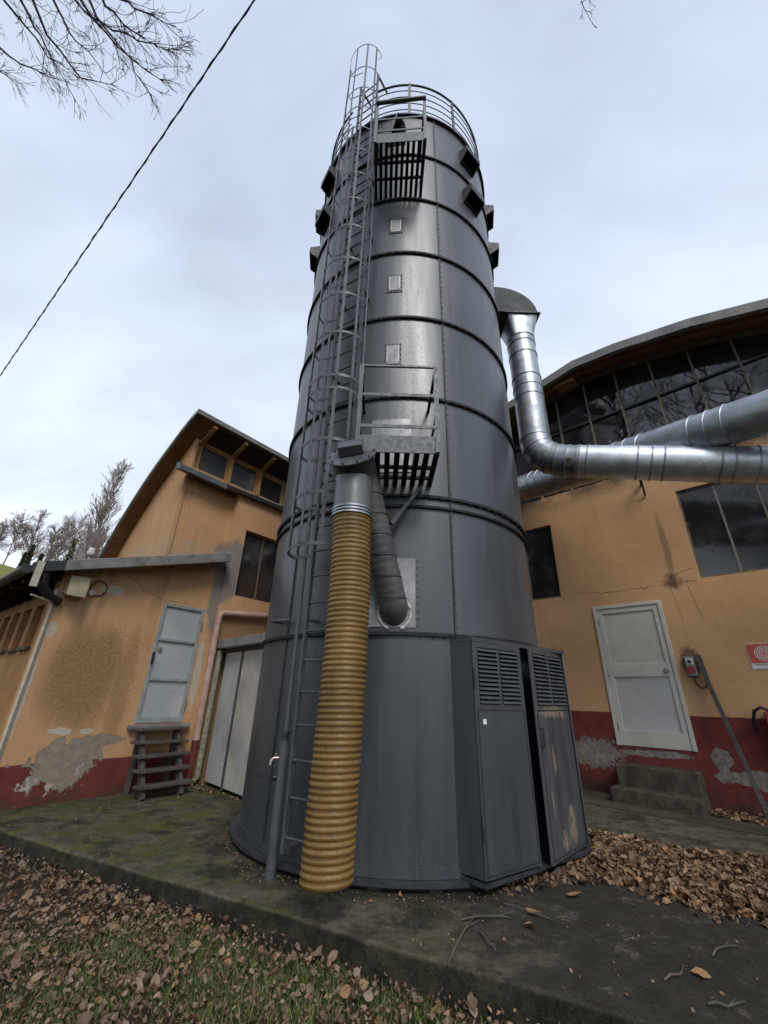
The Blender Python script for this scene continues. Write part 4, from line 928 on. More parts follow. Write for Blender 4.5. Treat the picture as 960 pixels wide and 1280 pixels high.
# balconies
def surf_y(x): return C.y-math.sqrt(max(RS*RS-(x-C.x)**2, 0))
def balcony(x0, x1, yf0, yf1, zf, fasc, rails, ztop, nsl, thick_top, gapf):
    yf = lambda x: yf0+(yf1-yf0)*(x-x0)/(x1-x0)
    t_ = MB(); t_.hexa([(x0, yf0, zf), (x1, yf1, zf), (x1, yf1+0.012, zf), (x0, yf0+0.012, zf), (x0, yf0, zf+fasc), (x1, yf1, zf+fasc), (x1, yf1+0.012, zf+fasc), (x0, yf0+0.012, zf+fasc)])
    bal = t_.build('balcony', M['steel'], SI, 0.003)
    for x in (x0+0.008, x1-0.008):
        t_ = MB(); t_.hexa([(x-0.006, yf(x)+0.013, zf), (x+0.006, yf(x)+0.013, zf), (x+0.006, surf_y(x)+0.03, zf), (x-0.006, surf_y(x)+0.03, zf), (x-0.006, yf(x)+0.013, zf+0.13), (x+0.006, yf(x)+0.013, zf+0.13), (x+0.006, surf_y(x)+0.03, zf+0.13), (x-0.006, surf_y(x)+0.03, zf+0.13)]); t_.build('side_plate', M['steel_dark'], bal)
    pw = (x1-x0-0.05)/nsl; gt = MB()
    for k in range(nsl+1):
        xc = x0+0.025+pw*k; w = pw*(1-gapf)
        xa, xb = max(x0+0.016, xc-w/2), min(x1-0.016, xc+w/2)
        gt.hexa([(xa, yf(xa)+0.014, zf+0.005), (xb, yf(xb)+0.014, zf+0.005), (xb, surf_y(xb)+0.02, zf+0.005), (xa, surf_y(xa)+0.02, zf+0.005), (xa, yf(xa)+0.014, zf+0.035), (xb, yf(xb)+0.014, zf+0.035), (xb, surf_y(xb)+0.02, zf+0.035), (xa, surf_y(xa)+0.02, zf+0.035)])
    for f in (0.34, 0.63):
        gt.bar((x0+0.015, yf0+0.72*f, zf-0.012), (x1-0.015, yf1+0.72*f, zf-0.012), 0.035, 0.03)
    gt.build('floor_grating', M['under_black'], bal)
    for x in (x0+0.02, x1-0.02):
        t_ = MB(); t_.bar((x, yf(x)-0.008, zf+0.01), (x, yf(x)-0.008, ztop), 0.042, 0.012, Vector((0, 1, 0))); t_.build('post', M['steel'], bal)
    for z in rails:
        t_ = MB(); t_.bar((x0+0.042, yf0-0.006, z), (x1-0.042, yf1-0.006, z), 0.010, 0.036); t_.build('rail', M['steel'], bal)
    t_ = MB()
    if thick_top: t_.tube([(x0-0.0, yf0-0.03, ztop-0.04), (x1+0.0, yf1-0.03, ztop+0.02)], 0.030, 10)
    else: t_.bar((x0, yf0-0.004, ztop+0.012), (x1, yf1-0.004, ztop+0.012), 0.022, 0.022)
    t_.build('top_rail', M['steel'], bal)
    for x in (x0+0.02, x1-0.02):
        t_ = MB(); t_.bar((x, yf(x), ztop-0.03), (x, surf_y(x)+0.03, ztop-0.03), 0.03, 0.035); t_.build('side_rail', M['steel_dark'], bal)
        t_ = MB(); t_.bar((x, yf(x)+0.01, zf+0.45), (x, surf_y(x)+0.03, zf+0.45), 0.02, 0.03); t_.build('side_rail', M['steel_dark'], bal)
balcony(-0.29, 0.505, 3.24, 3.24, 3.37, 0.19, (4.04, 3.66), 4.40, 8, False, 0.44)
balcony(-0.305, 0.458, 3.21, 3.15, 8.60, 0.24, (9.24, 8.91), 9.72, 9, True, 0.42)
st = MB(); st.bar((0.40, 3.84, 3.36), (0.075, 3.74, 2.86), 0.05, 0.035); st.build('brace', M['cage'], SI)
st = MB(); st.bar((0.06, 3.90, 2.80), (0.06, 3.80, 2.80), 0.04, 0.05); st.build('bracket', M['steel_dark'], SI)
st = MB(); st.tube([cy(-50, RS-0.02, 1.99), cy(-50, RS+0.12, 1.99), cy(-40, RS+0.10, 1.97)], 0.018, 8); st.build('hook_arm', M['cage'], SI)

# ------------------------------------------------------------------ ladder with cage
L0, L1 = Vector((-0.705, 3.985, 0)), Vector((-0.365, 3.785, 0))
LD = thing('caged_ladder', 'tall steel ladder with hooped safety cage fixed to the silo front', 'ladder', tuple((L0+L1)/2))
LT = (L1-L0).normalized(); LO = Vector((LT.y, -LT.x, 0)); LM = (L0+L1)/2; HW = (L1-L0).length/2
Zv = Vector((0, 0, 1))
for P0 in (L0, L1):
    t_ = MB(); t_.bar(P0+Zv*0.17, P0+Zv*12.4, 0.022, 0.045, LO); t_.build('rail', M['steel'], LD)
for k in range(46):
    z = 0.27+k*0.262
    t_ = MB(); t_.tube([L0+Zv*z, L1+Zv*z], 0.011, 8); t_.build('rung', M['steel'], LD)
for z in (0.2, 1.95, 3.6, 4.95, 6.3, 7.6, 8.9, 10.2):
    for P0 in (L0, L1):
        q = C+(P0-C).normalized()*(RS-0.02); t_ = MB(); t_.bar(P0+Zv*z, Vector((q.x, q.y, z)), 0.035, 0.02); t_.build('standoff', M['steel'], LD)
CG = MB()
def hoop(a, z): a = R_(a); return LM+LT*(-0.075+0.335*math.cos(a))+LO*(0.05+0.29*math.sin(a))+Zv*z
hz = [2.58, 3.12, 3.74, 4.42, 4.60, 5.27, 5.94, 6.62, 7.32, 7.96, 8.62, 9.28, 9.95, 10.62, 11.3, 12.1, 13.05]
for i, z in enumerate(hz):
    pts = [L1+Zv*z]+[hoop(a, z) for a in range(-8, 189, 9)]+[L0+Zv*z]
    t_ = MB()
    for q0, q1 in zip(pts, pts[1:]): 
        t_.bar(q0, q1, 0.006, 0.036 if i < 9 else 0.028)
    t_.build('cage_hoop', M['cage'], LD)
for a in (22, 55, 92, 128, 162):
    for z0, z1 in ((2.60, 4.60), (4.42, 13.05)):
        if a == 55 and z0 < 3: z0 = 2.66
        t_ = MB(); p = hoop(a, 0)-(LM+LO*0.05); t_.bar(hoop(a, z0)+p.normalized()*0.006, hoop(a, z1)+p.normalized()*0.006, 0.034, 0.006, p); t_.build('cage_strip', M['cage'], LD)
t_ = MB(); t_.bar(L0+Zv*12.35, L0-LO*0.35+Zv*12.5, 0.03, 0.04); t_.build('grab_bar', M['steel_dark'], LD)
t_ = MB(); t_.bar(L1+Zv*12.35, L1-LO*0.35+Zv*12.5, 0.03, 0.04); t_.build('grab_bar', M['steel_dark'], LD)
# riser pipe with tap, left of the ladder
RP = thing('riser_pipe', 'grey riser pipe with a tap and lever standing left of the silo ladder', 'pipe', (-0.795, 4.035, 0))
p0 = Vector((-0.795, 4.035, 0))
t_ = MB(); t_.tube([p0, p0+Zv*0.93], 0.040, 16); t_.build('standpipe', M['steel'], RP)
t_ = MB(); t_.tube([p0+Zv*0.90, p0+Zv*0.96], 0.030, 14); t_.tube([p0+Zv*0.97, p0+Zv*1.0], 0.036, 14); t_.build('coupling', M['steel_dark'], RP)
t_ = MB(); t_.tube([p0+Zv*0.95, p0+Zv*11.0], 0.020, 12); t_.build('upper_pipe', M['steel'], RP)
lf = Vector((-0.95, -0.3, 0)).normalized()
t_ = MB(); t_.tube([p0+lf*0.035+Zv*0.80, p0+lf*0.075+Zv*0.80, p0+lf*0.095+Zv*0.785, p0+lf*0.10+Zv*0.75], 0.013, 10); t_.tube([p0+lf*0.06+Zv*0.80, p0+lf*0.06+Zv*0.835], 0.008, 8); t_.build('tap', M['brass'], RP)
t_ = MB(); t_.tube([p0+lf*0.03+Zv*0.66, p0+lf*0.07+Zv*0.66], 0.02, 10); t_.bar(p0+lf*0.05+Zv*0.665, p0+lf*0.19+Zv*0.67, 0.018, 0.012); t_.build('lever', M['black'], RP)
t_ = MB(); q0 = L1+LT*0.07
t_.tube([q0+Zv*4.4, q0+Zv*8.6, q0-LO*0.08+Zv*8.75], 0.011, 8); tag(t_.build('conduit', M['steel']), 'thin steel conduit running up the silo right beside the ladder', 'conduit')

# ------------------------------------------------------------------ louvred cabinet at the silo foot
E1, E2, E3, E4 = Vector((0.81, 3.75, 0)), Vector((1.34, 4.11, 0)), Vector((1.43, 4.10, 0)), Vector((1.975, 4.675, 0))
ER = Vector((1.985, 4.62, 0)); E0_ = Vector((0.615, 3.96, 0)); EB_ = Vector((1.86, 5.08, 0))
ZB, ZTc = 0.105, 1.765
CA = thing('louvred_cabinet', 'dark grey steel cabinet with two louvred doors, one ajar, built against the silo foot', 'cabinet', (1.4, 4.4, 0))
def sheet(mb, p, q, z0, z1, th, out):
    o = Vector(out)*th
    return mb.hexa([p+Zv*z0, q+Zv*z0, q+o+Zv*z0, p+o+Zv*z0, p+Zv*z1, q+Zv*z1, q+o+Zv*z1, p+o+Zv*z1])
fdir = (ER-E1).normalized(); fout = Vector((fdir.y, -fdir.x, 0))
t_ = MB(); sheet(t_, E0_, E1-fout*0.02, ZB, ZTc, 0.012, (0.7, 0.7, 0)); t_.build('side_panel', M['silo'], CA)
t_ = MB(); sheet(t_, ER-fout*0.02, EB_, ZB, ZTc, 0.012, (-0.9, -0.1, 0)); t_.build('side_panel', M['silo'], CA)
t_ = MB(); t_.prism([E0_+Zv*(ZTc+.002), E1+Zv*(ZTc+.002), ER+Zv*(ZTc+.002), EB_+Zv*(ZTc+.002)], Zv*0.035); t_.build('top_panel', M['silo'], CA)
t_ = MB(); t_.prism([E0_+Zv*0.06, E1+Zv*0.06, ER+Zv*0.06, EB_+Zv*0.06], Zv*0.03); t_.build('floor_panel', M['steel_dark'], CA)
t_ = MB(); sheet(t_, E0_+Vector((.25, .12, 0)), EB_+Vector((-.25, -.2, 0)), 0.10, ZTc-.01, 0.01, (.7, .7, 0)); t_.build('inside_shade', M['inside_shade'], CA)  # black sheet giving the door gap its painted shade
def cab_door(p, q, name, label, handle, hinge_at_p, z0, z1):
    d = (q-p).normalized(); n = Vector((d.y, -d.x, 0)); L = (q-p).length
    P = lambda a, o, z: p+d*a+n*o+Zv*z
    t_ = MB(); zl0, zl1 = z1-0.50, z1-0.045; m0, m1 = 0.055, L-0.05; mc = (m0+m1)/2
    # frame round the louvres plus sheet below
    t_.box(P, 0, L, -0.02, 0, z0, zl0); t_.box(P, 0, L, -0.02, 0, zl1, z1)
    t_.box(P, 0, m0, -0.02, 0, zl0, zl1); t_.box(P, m1, L, -0.02, 0, zl0, zl1); t_.box(P, mc-0.016, mc+0.016, -0.02, 0, zl0, zl1)
    do = t_.build('door', M['silo'], CA, 0.002); do['label'] = label
    t_ = MB(); t_.box(P, m0-.01, m1+.01, -0.035, -0.03, zl0-.01, zl1+.01); t_.build('louvre_shade', M['inside_shade'], do)  # black sheet, painted shade between the louvres
    for (a, b_) in ((m0, mc-0.016), (mc+0.016, m1)):
        t_ = MB(); n_ = 13; st_ = (zl1-zl0)/n_
        for k in range(n_):
            z = zl0+k*st_
            t_.hexa([P(a+.003, 0.004, z+0.004), P(b_-.003, 0.004, z+0.004), P(b_-.003, 0.016, z+0.006), P(a+.003, 0.016, z+0.006), P(a+.003, -0.016, z+st_*0.72), P(b_-.003, -0.016, z+st_*0.72), P(b_-.003, -0.010, z+st_*0.86), P(a+.003, -0.010, z+st_*0.86)])
        t_.build('louvres', M['steel'], do)
    t_ = MB(); e = 0.018
    for (a, b_, c, dd_) in ((e, L-e, z0+e, z0+e+0.012), (e, L-e, zl0-0.05, zl0-0.038), (e, e+0.012, z0+e+.013, zl0-0.051), (L-e-0.012, L-e, z0+e+.013, zl0-0.051)):
        t_.box(P, a, b_, 0.0005, 0.004, c, dd_)
    t_.build('pressed_border', M['steel_dark'], do)
    for z in (z0+0.32, z1-0.30):
        t_ = MB(); a = 0.0 if hinge_at_p else L
        t_.tube([P(a, 0.006, z-0.08), P(a, 0.006, z+0.08)], 0.011, 8); t_.build('hinge', M['steel_dark'], do)
    if handle:
        t_ = MB(); a = 0.035; t_.bar(P(a, 0.03, z1-0.84), P(a, 0.03, z1-0.68), 0.014, 0.014); t_.bar(P(a, 0.0, z1-0.83), P(a, 0.03, z1-0.83), 0.012, 0.012); t_.bar(P(a, 0.0, z1-0.69), P(a, 0.03, z1-0.69), 0.012, 0.012); t_.build('handle', M['black'], do)
    return do
def mat_scraped():
    t = NT('scraped_silo_paint', 0.4, 0, 0.5)
    return t
M['silo_clean'] = M['silo']
d1 = cab_door(E1, E2, 'door', 'closed louvred door with a white sticker', False, True, ZB, ZTc-0.002)
dd_ = (E2-E1).normalized(); nn = Vector((dd_.y, -dd_.x, 0))
t_ = MB(); P = lambda a, o, z: E1+dd_*a+nn*o+Zv*z
t_.box(P, 0.075, 0.115, 0.0012, 0.0022, 1.11, 1.15); t_.build('sticker', M['paper'], d1)
d2 = cab_door(E3, E4, 'door', 'louvred door standing ajar with scraped paint', True, False, ZB, ZTc-0.002)
# scraped patches on the second door's paint
def mat_scrape():
    t = NT('scraped_paint', 0.42, 0, 0.5)
    dv_ = (E4-E3).normalized(); sx = t.dot(tuple(dv_), -E3.dot(dv_)); z = t.dot((0, 0, 1))
    st = t.noise(3.0, 6, 0.62, stretch=(2.4, 2.4, 0.16))
    c = t.mix(t.ramp(st, 0.35, 0.7), (0.045, 0.051, 0.06), (0.085, 0.09, 0.095))
    wob = t.noise(22, 8, 0.8, stretch=(1, 1, 0.5))
    msk = None
    for (a, b_, ra, rb) in ((0.50, 0.30, 0.07, 0.12), (0.30, 0.22, 0.06, 0.06), (0.27, 0.80, 0.03, 0.09), (0.14, 0.50, 0.015, 0.10), (0.38, 1.21, 0.26, 0.05)):
        k = t.blob(sx, z, a, b_, ra, rb, wob, 3.4, 0.25); msk = k if msk is None else t.math('MAXIMUM', msk, k)
    c = t.mix(t.math('MULTIPLY', msk, 0.6), c, (0.31, 0.26, 0.16))
    t.color(c); t.rough(t.ramp(st, 0.3, 0.7, 0.32, 0.5)); t.bump(t.noise(1.2, 2), 0.3, 0.04); return t.m
M['scraped'] = mat_scrape()
d2.data.materials.clear(); d2.data.materials.append(M['scraped'])

# ------------------------------------------------------------------ screw conveyor head and amber hose
HX = Vector((-0.288, 3.40, 0))
SC = thing('screw_conveyor', 'dusty inclined conveyor tube rising from the silo to a flanged outlet head', 'conveyor', tuple(cy(-4, RS, 2.05)))
q0 = Vector((0.115, 3.875, 2.07)); q1 = Vector((-0.215, 3.50, 3.30))
t_ = MB(); n_ = 60; L = (q1-q0).length
t_.tube([(0.145, 4.25, 1.905), (0.14, 4.12, 1.93), (0.13, 3.98, 1.98)]+[q0.lerp(q1, k/n_) for k in range(n_+1)], [0.136]*3+[0.135+0.0022*math.sin(k*1.9) for k in range(n_+1)], 28); t_.build('tube', M['conveyor'], SC)
ax = (q1-q0).normalized(); x_, y_ = perp(ax)
sp_ = MB(); pts = []
for k in range(260): a = k*0.16; pts.append(q0.lerp(q1, k/259)+(x_*math.cos(a)+y_*math.sin(a))*0.137)
sp_.tube(pts, 0.004, 5, False); sp_.build('spiral_seam', M['steel_dark'], SC)
t_ = MB(); t_.tube([HX+Zv*2.75, HX+Zv*3.27], 0.176, 36); t_.build('outlet_stub', M['conveyor_grey'], SC)
t_ = MB()
for z in (2.76, 2.79, 2.82): t_.tube([HX+Zv*(z-0.008), HX+Zv*(z+0.008)], 0.186, 36)
t_.build('clamp_bands', M['galv_dull'], SC)
dn = Vector((-0.20, -0.80, 0.56)).normalized(); dc = HX+Vector((-0.025, -0.13, 3.34))
dx = Vector((1, 0, 0)); dx = (dx-dn*dx.dot(dn)).normalized(); dy = dn.cross(dx)
t_ = MB(); t_.tube([dc-dn*0.16, dc], 0.20, 36); t_.build('head_casing', M['steel_dark'], SC)
t_ = MB(); t_.tube([dc, dc+dn*0.014], 0.232, 40); fl_ = t_.build('end_flange', M['cage'], SC)
t_ = MB()
for k in range(10): a = k*0.628; p = dc+(dx*math.cos(a)+dy*math.sin(a))*0.212; t_.tube([p, p+dn*0.028], 0.010, 6)
t_.build('flange_bolts', M['steel_dark'], fl_)
bx_ = MB(); c0 = dc+dn*0.015
bx_.hexa([c0+dx*-.115+dy*-.045, c0+dx*.115+dy*-.045, c0+dx*.115+dy*.11, c0+dx*-.115+dy*.11, c0+dn*.10+dx*-.115+dy*-.045, c0+dn*.10+dx*.115+dy*-.045, c0+dn*.10+dx*.115+dy*.11, c0+dn*.10+dx*-.115+dy*.11]); bx_.build('bearing_cover', M['cage'], SC, 0.006)
fo = MB()
for k in range(34):
    a = R_(-150+k*300/33)+math.pi/2; x = 0.128+math.cos(a)*0.150; z = 1.985+math.sin(a)*0.155+0.03
    y = C.y-math.sqrt(RS*RS-(x-C.x)**2)-0.010; r_ = 0.008+0.014*random.random(); pp_ = Vector((x, y, z)); d_ = Vector((-math.sin(a), 0, math.cos(a)))
    fo.tube([pp_-d_*0.022, pp_, pp_+d_*0.022], [r_*.7, r_, r_*.6], 7)
fo.build('sealing_foam', M['white_foam'], SC)

t_ = MB(); nr = 64; z0, z1 = 0.19, 2.79; pr = []; mis = []
hs = (z1-z0)/nr
for k in range(nr):
    zb = z0+k*hs; g_ = 0.0030*mnoise.noise(Vector((k*0.9, 0, 0)))
    for f, rr_ in ((0.0, 0.1675), (0.16, 0.1675), (0.30, 0.172), (0.46, 0.1755), (0.64, 0.1755), (0.80, 0.172)):
        pr.append((rr_+g_, zb+f*hs)); mis.append(1 if f in (0.0,) else (1 if f == 0.80 and k % 3 == 0 else 0))
pr.append((0.1675, z1))
n_ = 56; vs_ = []
for r_, z in pr:
    f = (z1-z)/(z1-z0); cx = HX.x+0.016*math.sin(f*4.2); cyy = HX.y+0.014*math.sin(f*5)
    for k in range(n_):
        a = 2*math.pi*k/n_; tw = hs*(k/n_-0.5)*0.9
        vs_.append((cx+r_*math.sin(a)*(1+0.0*f), cyy-r_*math.cos(a), z+0.0+0.012*math.sin(a+1.0)*f))
t_.v = [Vector(v) for v in vs_]
for i in range(len(pr)-1):
    for k in range(n_):
        t_.f.append([i*n_+k, i*n_+(k+1) % n_, (i+1)*n_+(k+1) % n_, (i+1)*n_+k]); t_.mi.append(mis[i]); t_.sm.append(True)
t_.f.append(list(range(n_))[::-1]); t_.mi.append(1); t_.sm.append(False)
ho = t_.build('hose', [M['hose'], M['hose_groove']]); tag(ho, 'thick ribbed amber plastic hose hanging straight down from the conveyor head', 'hose')

# ------------------------------------------------------------------ galvanised ducts
D1 = thing('extraction_duct', 'bright galvanised duct dropping from the hood on the silo and turning right', 'duct', (2.5, 5.73, 5.0))
vx, vy = 2.50, 5.73
hd = MB(); prof = [(1.78, 8.66)]
for k in range(13): a = math.pi/2*(1-k/12); prof.append((2.05+0.74*math.cos(a), 7.96+0.70*math.sin(a)))
prof += [(2.22, 7.96)]
for k in range(7): a = math.pi/2*(k/6); prof.append((2.0+0.20*math.cos(a), 7.80+0.22*math.sin(a)))
prof += [(1.78, 8.02)]
o_ = [(1.78, 8.66)]+[(2.05+0.74*math.cos(math.pi/2*(1-k/12)), 7.96+0.70*math.sin(math.pi/2*(1-k/12))) for k in range(13)]
i_ = [(1.78, 8.00)]+[(2.0+0.22*math.cos(math.pi/2*(1-k/12)), 7.96+0.04*math.sin(math.pi/2*(1-k/12))) for k in range(13)]
for k in range(13):
    q = [i_[k], i_[k+1], o_[k+1], o_[k]]
    for y, fl_ in ((vy-0.27, 1), (vy+0.27, 0)): hd.add([(x, y, z) for x, z in q], [(0, 1, 2, 3) if fl_ else (3, 2, 1, 0)])
    hd.add([(o_[k][0], vy-0.27, o_[k][1]), (o_[k+1][0], vy-0.27, o_[k+1][1]), (o_[k+1][0], vy+0.27, o_[k+1][1]), (o_[k][0], vy+0.27, o_[k][1])], [(0, 1, 2, 3)], 0, True)
    hd.add([(i_[k][0], vy-0.27, i_[k][1]), (i_[k+1][0], vy-0.27, i_[k+1][1]), (i_[k+1][0], vy+0.27, i_[k+1][1]), (i_[k][0], vy+0.27, i_[k][1])], [(3, 2, 1, 0)], 0, True)
hd.build('hood', M['hood'], D1)
t_ = MB(); t_.hexa([(2.19, vy-0.31, 7.935), (2.83, vy-0.31, 7.935), (2.83, vy+0.31, 7.935), (2.19, vy+0.31, 7.935), (2.19, vy-0.31, 7.958), (2.83, vy-0.31, 7.958), (2.83, vy+0.31, 7.958), (2.19, vy+0.31, 7.958)]); t_.build('hood_flange', M['steel_dark'], D1)
# square to round transition
t_ = MB(); n_ = 32; a_ = []; b2 = []; RD = 0.245
for k in range(n_):
    a = 2*math.pi*k/n_; c_, s_ = math.cos(a), math.sin(a); q = 0.275/max(abs(c_), abs(s_))
    a_.append((vx+q*c_, vy+q*s_, 7.934)); b2.append((vx+RD*c_, vy+RD*s_, 7.50))
t_.add(a_+b2, [(k, (k+1) % n_, n_+(k+1) % n_, n_+k) for k in range(n_)], 0, True); t_.build('transition', M['galv_mid'], D1)
def rings(par, pts, r, mat, name='joint_ring'):
    for p, d in pts:
        t_ = MB(); t_.tube([p-d*0.012, p-d*0.006, p+d*0.006, p+d*0.012], [r+0.001, r+0.012, r+0.012, r+0.001], 32); t_.build(name, mat, par)
t_ = MB(); t_.tube([(vx, vy, 7.50), (vx, vy, 6.45)], RD, 36); t_.build('vertical_pipe', M['galv_mid'], D1)
t_ = MB(); t_.tube([(vx, vy, 6.45), (vx, vy, 5.25)], RD+0.002, 36); t_.build('vertical_pipe', M['galv_dull'], D1)
dz = Vector((0, 0, 1))
rings(D1, [(Vector((vx, vy, z)), dz) for z in (7.50, 7.36, 7.08, 6.55, 6.33, 6.12, 5.28)], RD, M['galv_dull'])
H0 = Vector((2.98, 5.42, 4.70)); H1 = pz(960, 582, 5.25); hd_ = (H1-H0).normalized(); H2 = H0+hd_*6.0
# segmented elbow
P0 = Vector((vx, vy, 5.25)); P3 = H0; ctl = 0.36; el = []
for k in range(7):
    t = k/6; a0, a1, a2, a3 = P0, P0-dz*ctl, P3-hd_*ctl*0.75, P3
    el.append(a0*(1-t)**3+a1*3*t*(1-t)**2+a2*3*t*t*(1-t)+a3*t**3)
for i in range(6):
    t_ = MB(); p, q = el[i], el[i+1]; t_.tube([p, p.lerp(q, .5), q], [RD+0.008, RD+0.004, RD+0.008], 32, False)
    t_.build('elbow_segment', M['galv_dull'] if i < 3 else M['galv_rust'], D1)
rings(D1, [(el[i], (el[min(i+1, 6)]-el[i-1]).normalized()) for i in range(1, 7)], RD+0.004, M['galv_dull'])
t_ = MB(); t_.tube([H0, H0+hd_*1.0], RD+0.006, 40); t_.build('horizontal_pipe', M['galv'], D1)
t_ = MB(); t_.tube([H0+hd_*1.0, H0+hd_*2.0], RD+0.004, 40); t_.build('horizontal_pipe', M['galv'], D1)
t_ = MB(); t_.tube([H0+hd_*2.0, H2], RD+0.006, 40); t_.build('horizontal_pipe', M['galv'], D1)
rings(D1, [(H0+hd_*s_, hd_) for s_ in (0.02, 0.13, 0.78, 0.95, 1.10, 1.72, 1.86, 2.10, 2.32, 3.0, 3.15, 4.2)], RD+0.006, M['galv_dull'])
D2 = thing('return_duct', 'second dull galvanised duct crossing diagonally behind the bright one', 'duct', tuple(pz(800, 565, 6.5)))
G0 = pz(655, 610, 8.7); G1 = pz(955, 517, 5.05); gd = (G1-G0).normalized()
t_ = MB(); t_.tube([G0-gd*0.3, G0+gd*2.2], 0.27, 36); t_.build('pipe', M['galv_dull'], D2)
t_ = MB(); t_.tube([G0+gd*2.2, G1+gd*4.0], 0.268, 36); t_.build('pipe', M['galv_mid'], D2)
rings(D2, [(G0+gd*s_, gd) for s_ in (0.35, 0.55, 0.75, 1.0, 1.25, 2.2, 2.4, 2.62, 3.35, 3.55, 3.75, 4.9, 5.1)], 0.27, M['galv_dull'])
# ------------------------------------------------------------------ overhead cable
ca = MB(); A0, A1 = pz(-90, 602, 16), pz(372, -80, 6.0); pts = [A0.lerp(A1, k/60)-Zv*0.10*math.sin(math.pi*k/60) for k in range(61)]
ca.tube(pts, 0.012, 6, True)
x_, y_ = perp((A1-A0).normalized()); tw = []
for k in range(0, 601):
    i = k/10; j = min(int(i), 59); p = pts[j].lerp(pts[j+1], i-j); a = k*0.35; tw.append(p+(x_*math.cos(a)+y_*math.sin(a))*0.012)
ca.tube(tw, 0.009, 5, True)
tag(ca.build('overhead_cable', M['cable']), 'twisted black cable strung across the upper left sky', 'cable')

# ------------------------------------------------------------------ trees
def branch(mb, p, d, L, r, lev, spread, up, rng, seg=4, n=5, minr=0.002, kids=(3, 5), shrink=0.62, droop=0.0):
    pts = [p]; rs = [r]; q = p.copy(); dd = d.copy()
    for k in range(seg):
        dd = (dd+Vector((rng.gauss(0, .10), rng.gauss(0, .10), rng.gauss(0, .08)+up-droop*(k/seg)))).normalized()
        q = q+dd*(L/seg); pts.append(q.copy()); rs.append(max(r*(1-0.75*(k+1)/seg), minr))
    mb.tube(pts, rs, n if lev > 1 else 3, False)
    if lev <= 0: return
    for k in range(rng.randint(*kids)):
        f = rng.uniform(0.25, 0.98); i = min(int(f*seg), seg-1); bp = pts[i].lerp(pts[i+1], f*seg-i)
        bd = (pts[i+1]-pts[i]).normalized(); x, y = perp(bd); a = rng.uniform(0, 6.283); sp = rng.uniform(0.6, 1.2)*spread
        nd = (bd*math.cos(sp)+(x*math.cos(a)+y*math.sin(a))*math.sin(sp)).normalized()
        branch(mb, bp, nd, L*rng.uniform(0.75, 1.15)*shrink, max(rs[i]*0.62, minr), lev-1, spread, up, rng, max(seg-1, 2), n, minr, kids, shrink, droop)
rng = random.Random(3)
# big bare tree left of the camera whose branches hang into the upper left corner
BT = thing('bare_tree', 'big bare tree whose thin drooping branches hang into the upper left sky', 'tree', (-7.2, 0.6, -0.2))
base = Vector((-7.2, 0.6, -0.2)); fork = Vector((-7.0, 0.7, 5.2)); fork2 = Vector((-6.6, 0.9, 9.2))
t_ = MB(); t_.tube([base, base+Vector((.05, 0, 2)), fork, fork2, Vector((-6.4, 1.0, 12.5))], [0.26, 0.22, 0.18, 0.13, 0.05], 12); t_.build('trunk', M['bark'], BT)
cw = MB()
limbs = [((-130, -190), (-60, -90), (20, 20), (60, 70), (108, 108), 5.4), ((-90, -230), (10, -80), (60, 45), (100, 95), (148, 108), 5.2), ((-40, -260), (60, -60), (117, 22), (165, 75), (222, 116), 5.0),
         ((-40, -260), (40, -90), (90, 0), (118, 24), (165, 45), 5.1), ((118, 24), (150, 42), (185, 55), (205, 61), (222, 64), 5.0), ((40, -250), (90, -110), (130, 5), (165, 40), (200, 52), 4.8),
         ((-160, -120), (-80, -20), (0, 62), (40, 85), (100, 110), 5.6), ((60, -250), (110, -90), (150, -5), (180, 15), (220, 33), 4.7), ((-170, -60), (-120, 20), (-40, 70), (-10, 85), (10, 93), 5.8),
         ((-60, -240), (30, -80), (70, 10), (95, 50), (138, 100), 5.15), ((-100, -210), (0, -60), (35, 20), (60, 60), (95, 128), 5.3), ((20, -250), (80, -80), (120, 20), (160, 70), (190, 125), 4.9),
         ((640, -160), (690, -90), (715, -30), (722, -5), (726, 6), 4.2)]
for i, lm in enumerate(limbs):
    k = lm[5]; pts = [pz(a, b_, k*(1+0.03*rng.uniform(-1, 1))) for a, b_ in lm[:5]]
    sm_ = []
    for j in range(len(pts)-1):
        for f in (0, .33, .66):
            sm_.append(pts[j].lerp(pts[j+1], f)+Vector((rng.gauss(0, .015), rng.gauss(0, .015), rng.gauss(0, .015))))
    sm_.append(pts[-1]); N_ = len(sm_)
    r0 = 0.026 if i not in (4,) else 0.012
    if i == 12: r0 = 0.012
    cw.tube(sm_, [max(r0*(1-0.92*j/(N_-1)), 0.0028) for j in range(N_)], 6, False)
    if i not in (4, 12): cw.tube([fork.lerp(fork2, rng.uniform(0.5, 1)), (sm_[0]+fork2)/2+Vector((0, 0, .5)), sm_[0]], [0.07, 0.045, r0], 6, False)
    if i == 12: cw.tube([fork2, Vector((-3.0, 0.2, 12.0)), sm_[0]], [0.09, 0.05, r0], 6, False)
    for q in range(17 if i != 12 else 5):
        f = rng.uniform(0.15, 1)**0.7; a = min(int(f*(N_-1)), N_-2); p = sm_[a].lerp(sm_[a+1], f*(N_-1)-a)
        d = (sm_[a+1]-sm_[a]).normalized(); x, y = perp(d); an = rng.uniform(0, 6.28); sp = rng.uniform(0.3, 0.8)
        nd = (d*math.cos(sp)+(x*math.cos(an)+y*math.sin(an))*math.sin(sp)).normalized()
        branch(cw, p, nd, rng.uniform(0.25, 0.6)*(1.15-f*0.6), 0.0055*(1.1-f*0.4), 1 if rng.random() < .5 else 2, 0.6, -0.02, rng, 4, 4, 0.0022, (2, 3), 0.5)
cw.build('crown', M['twig'], BT)

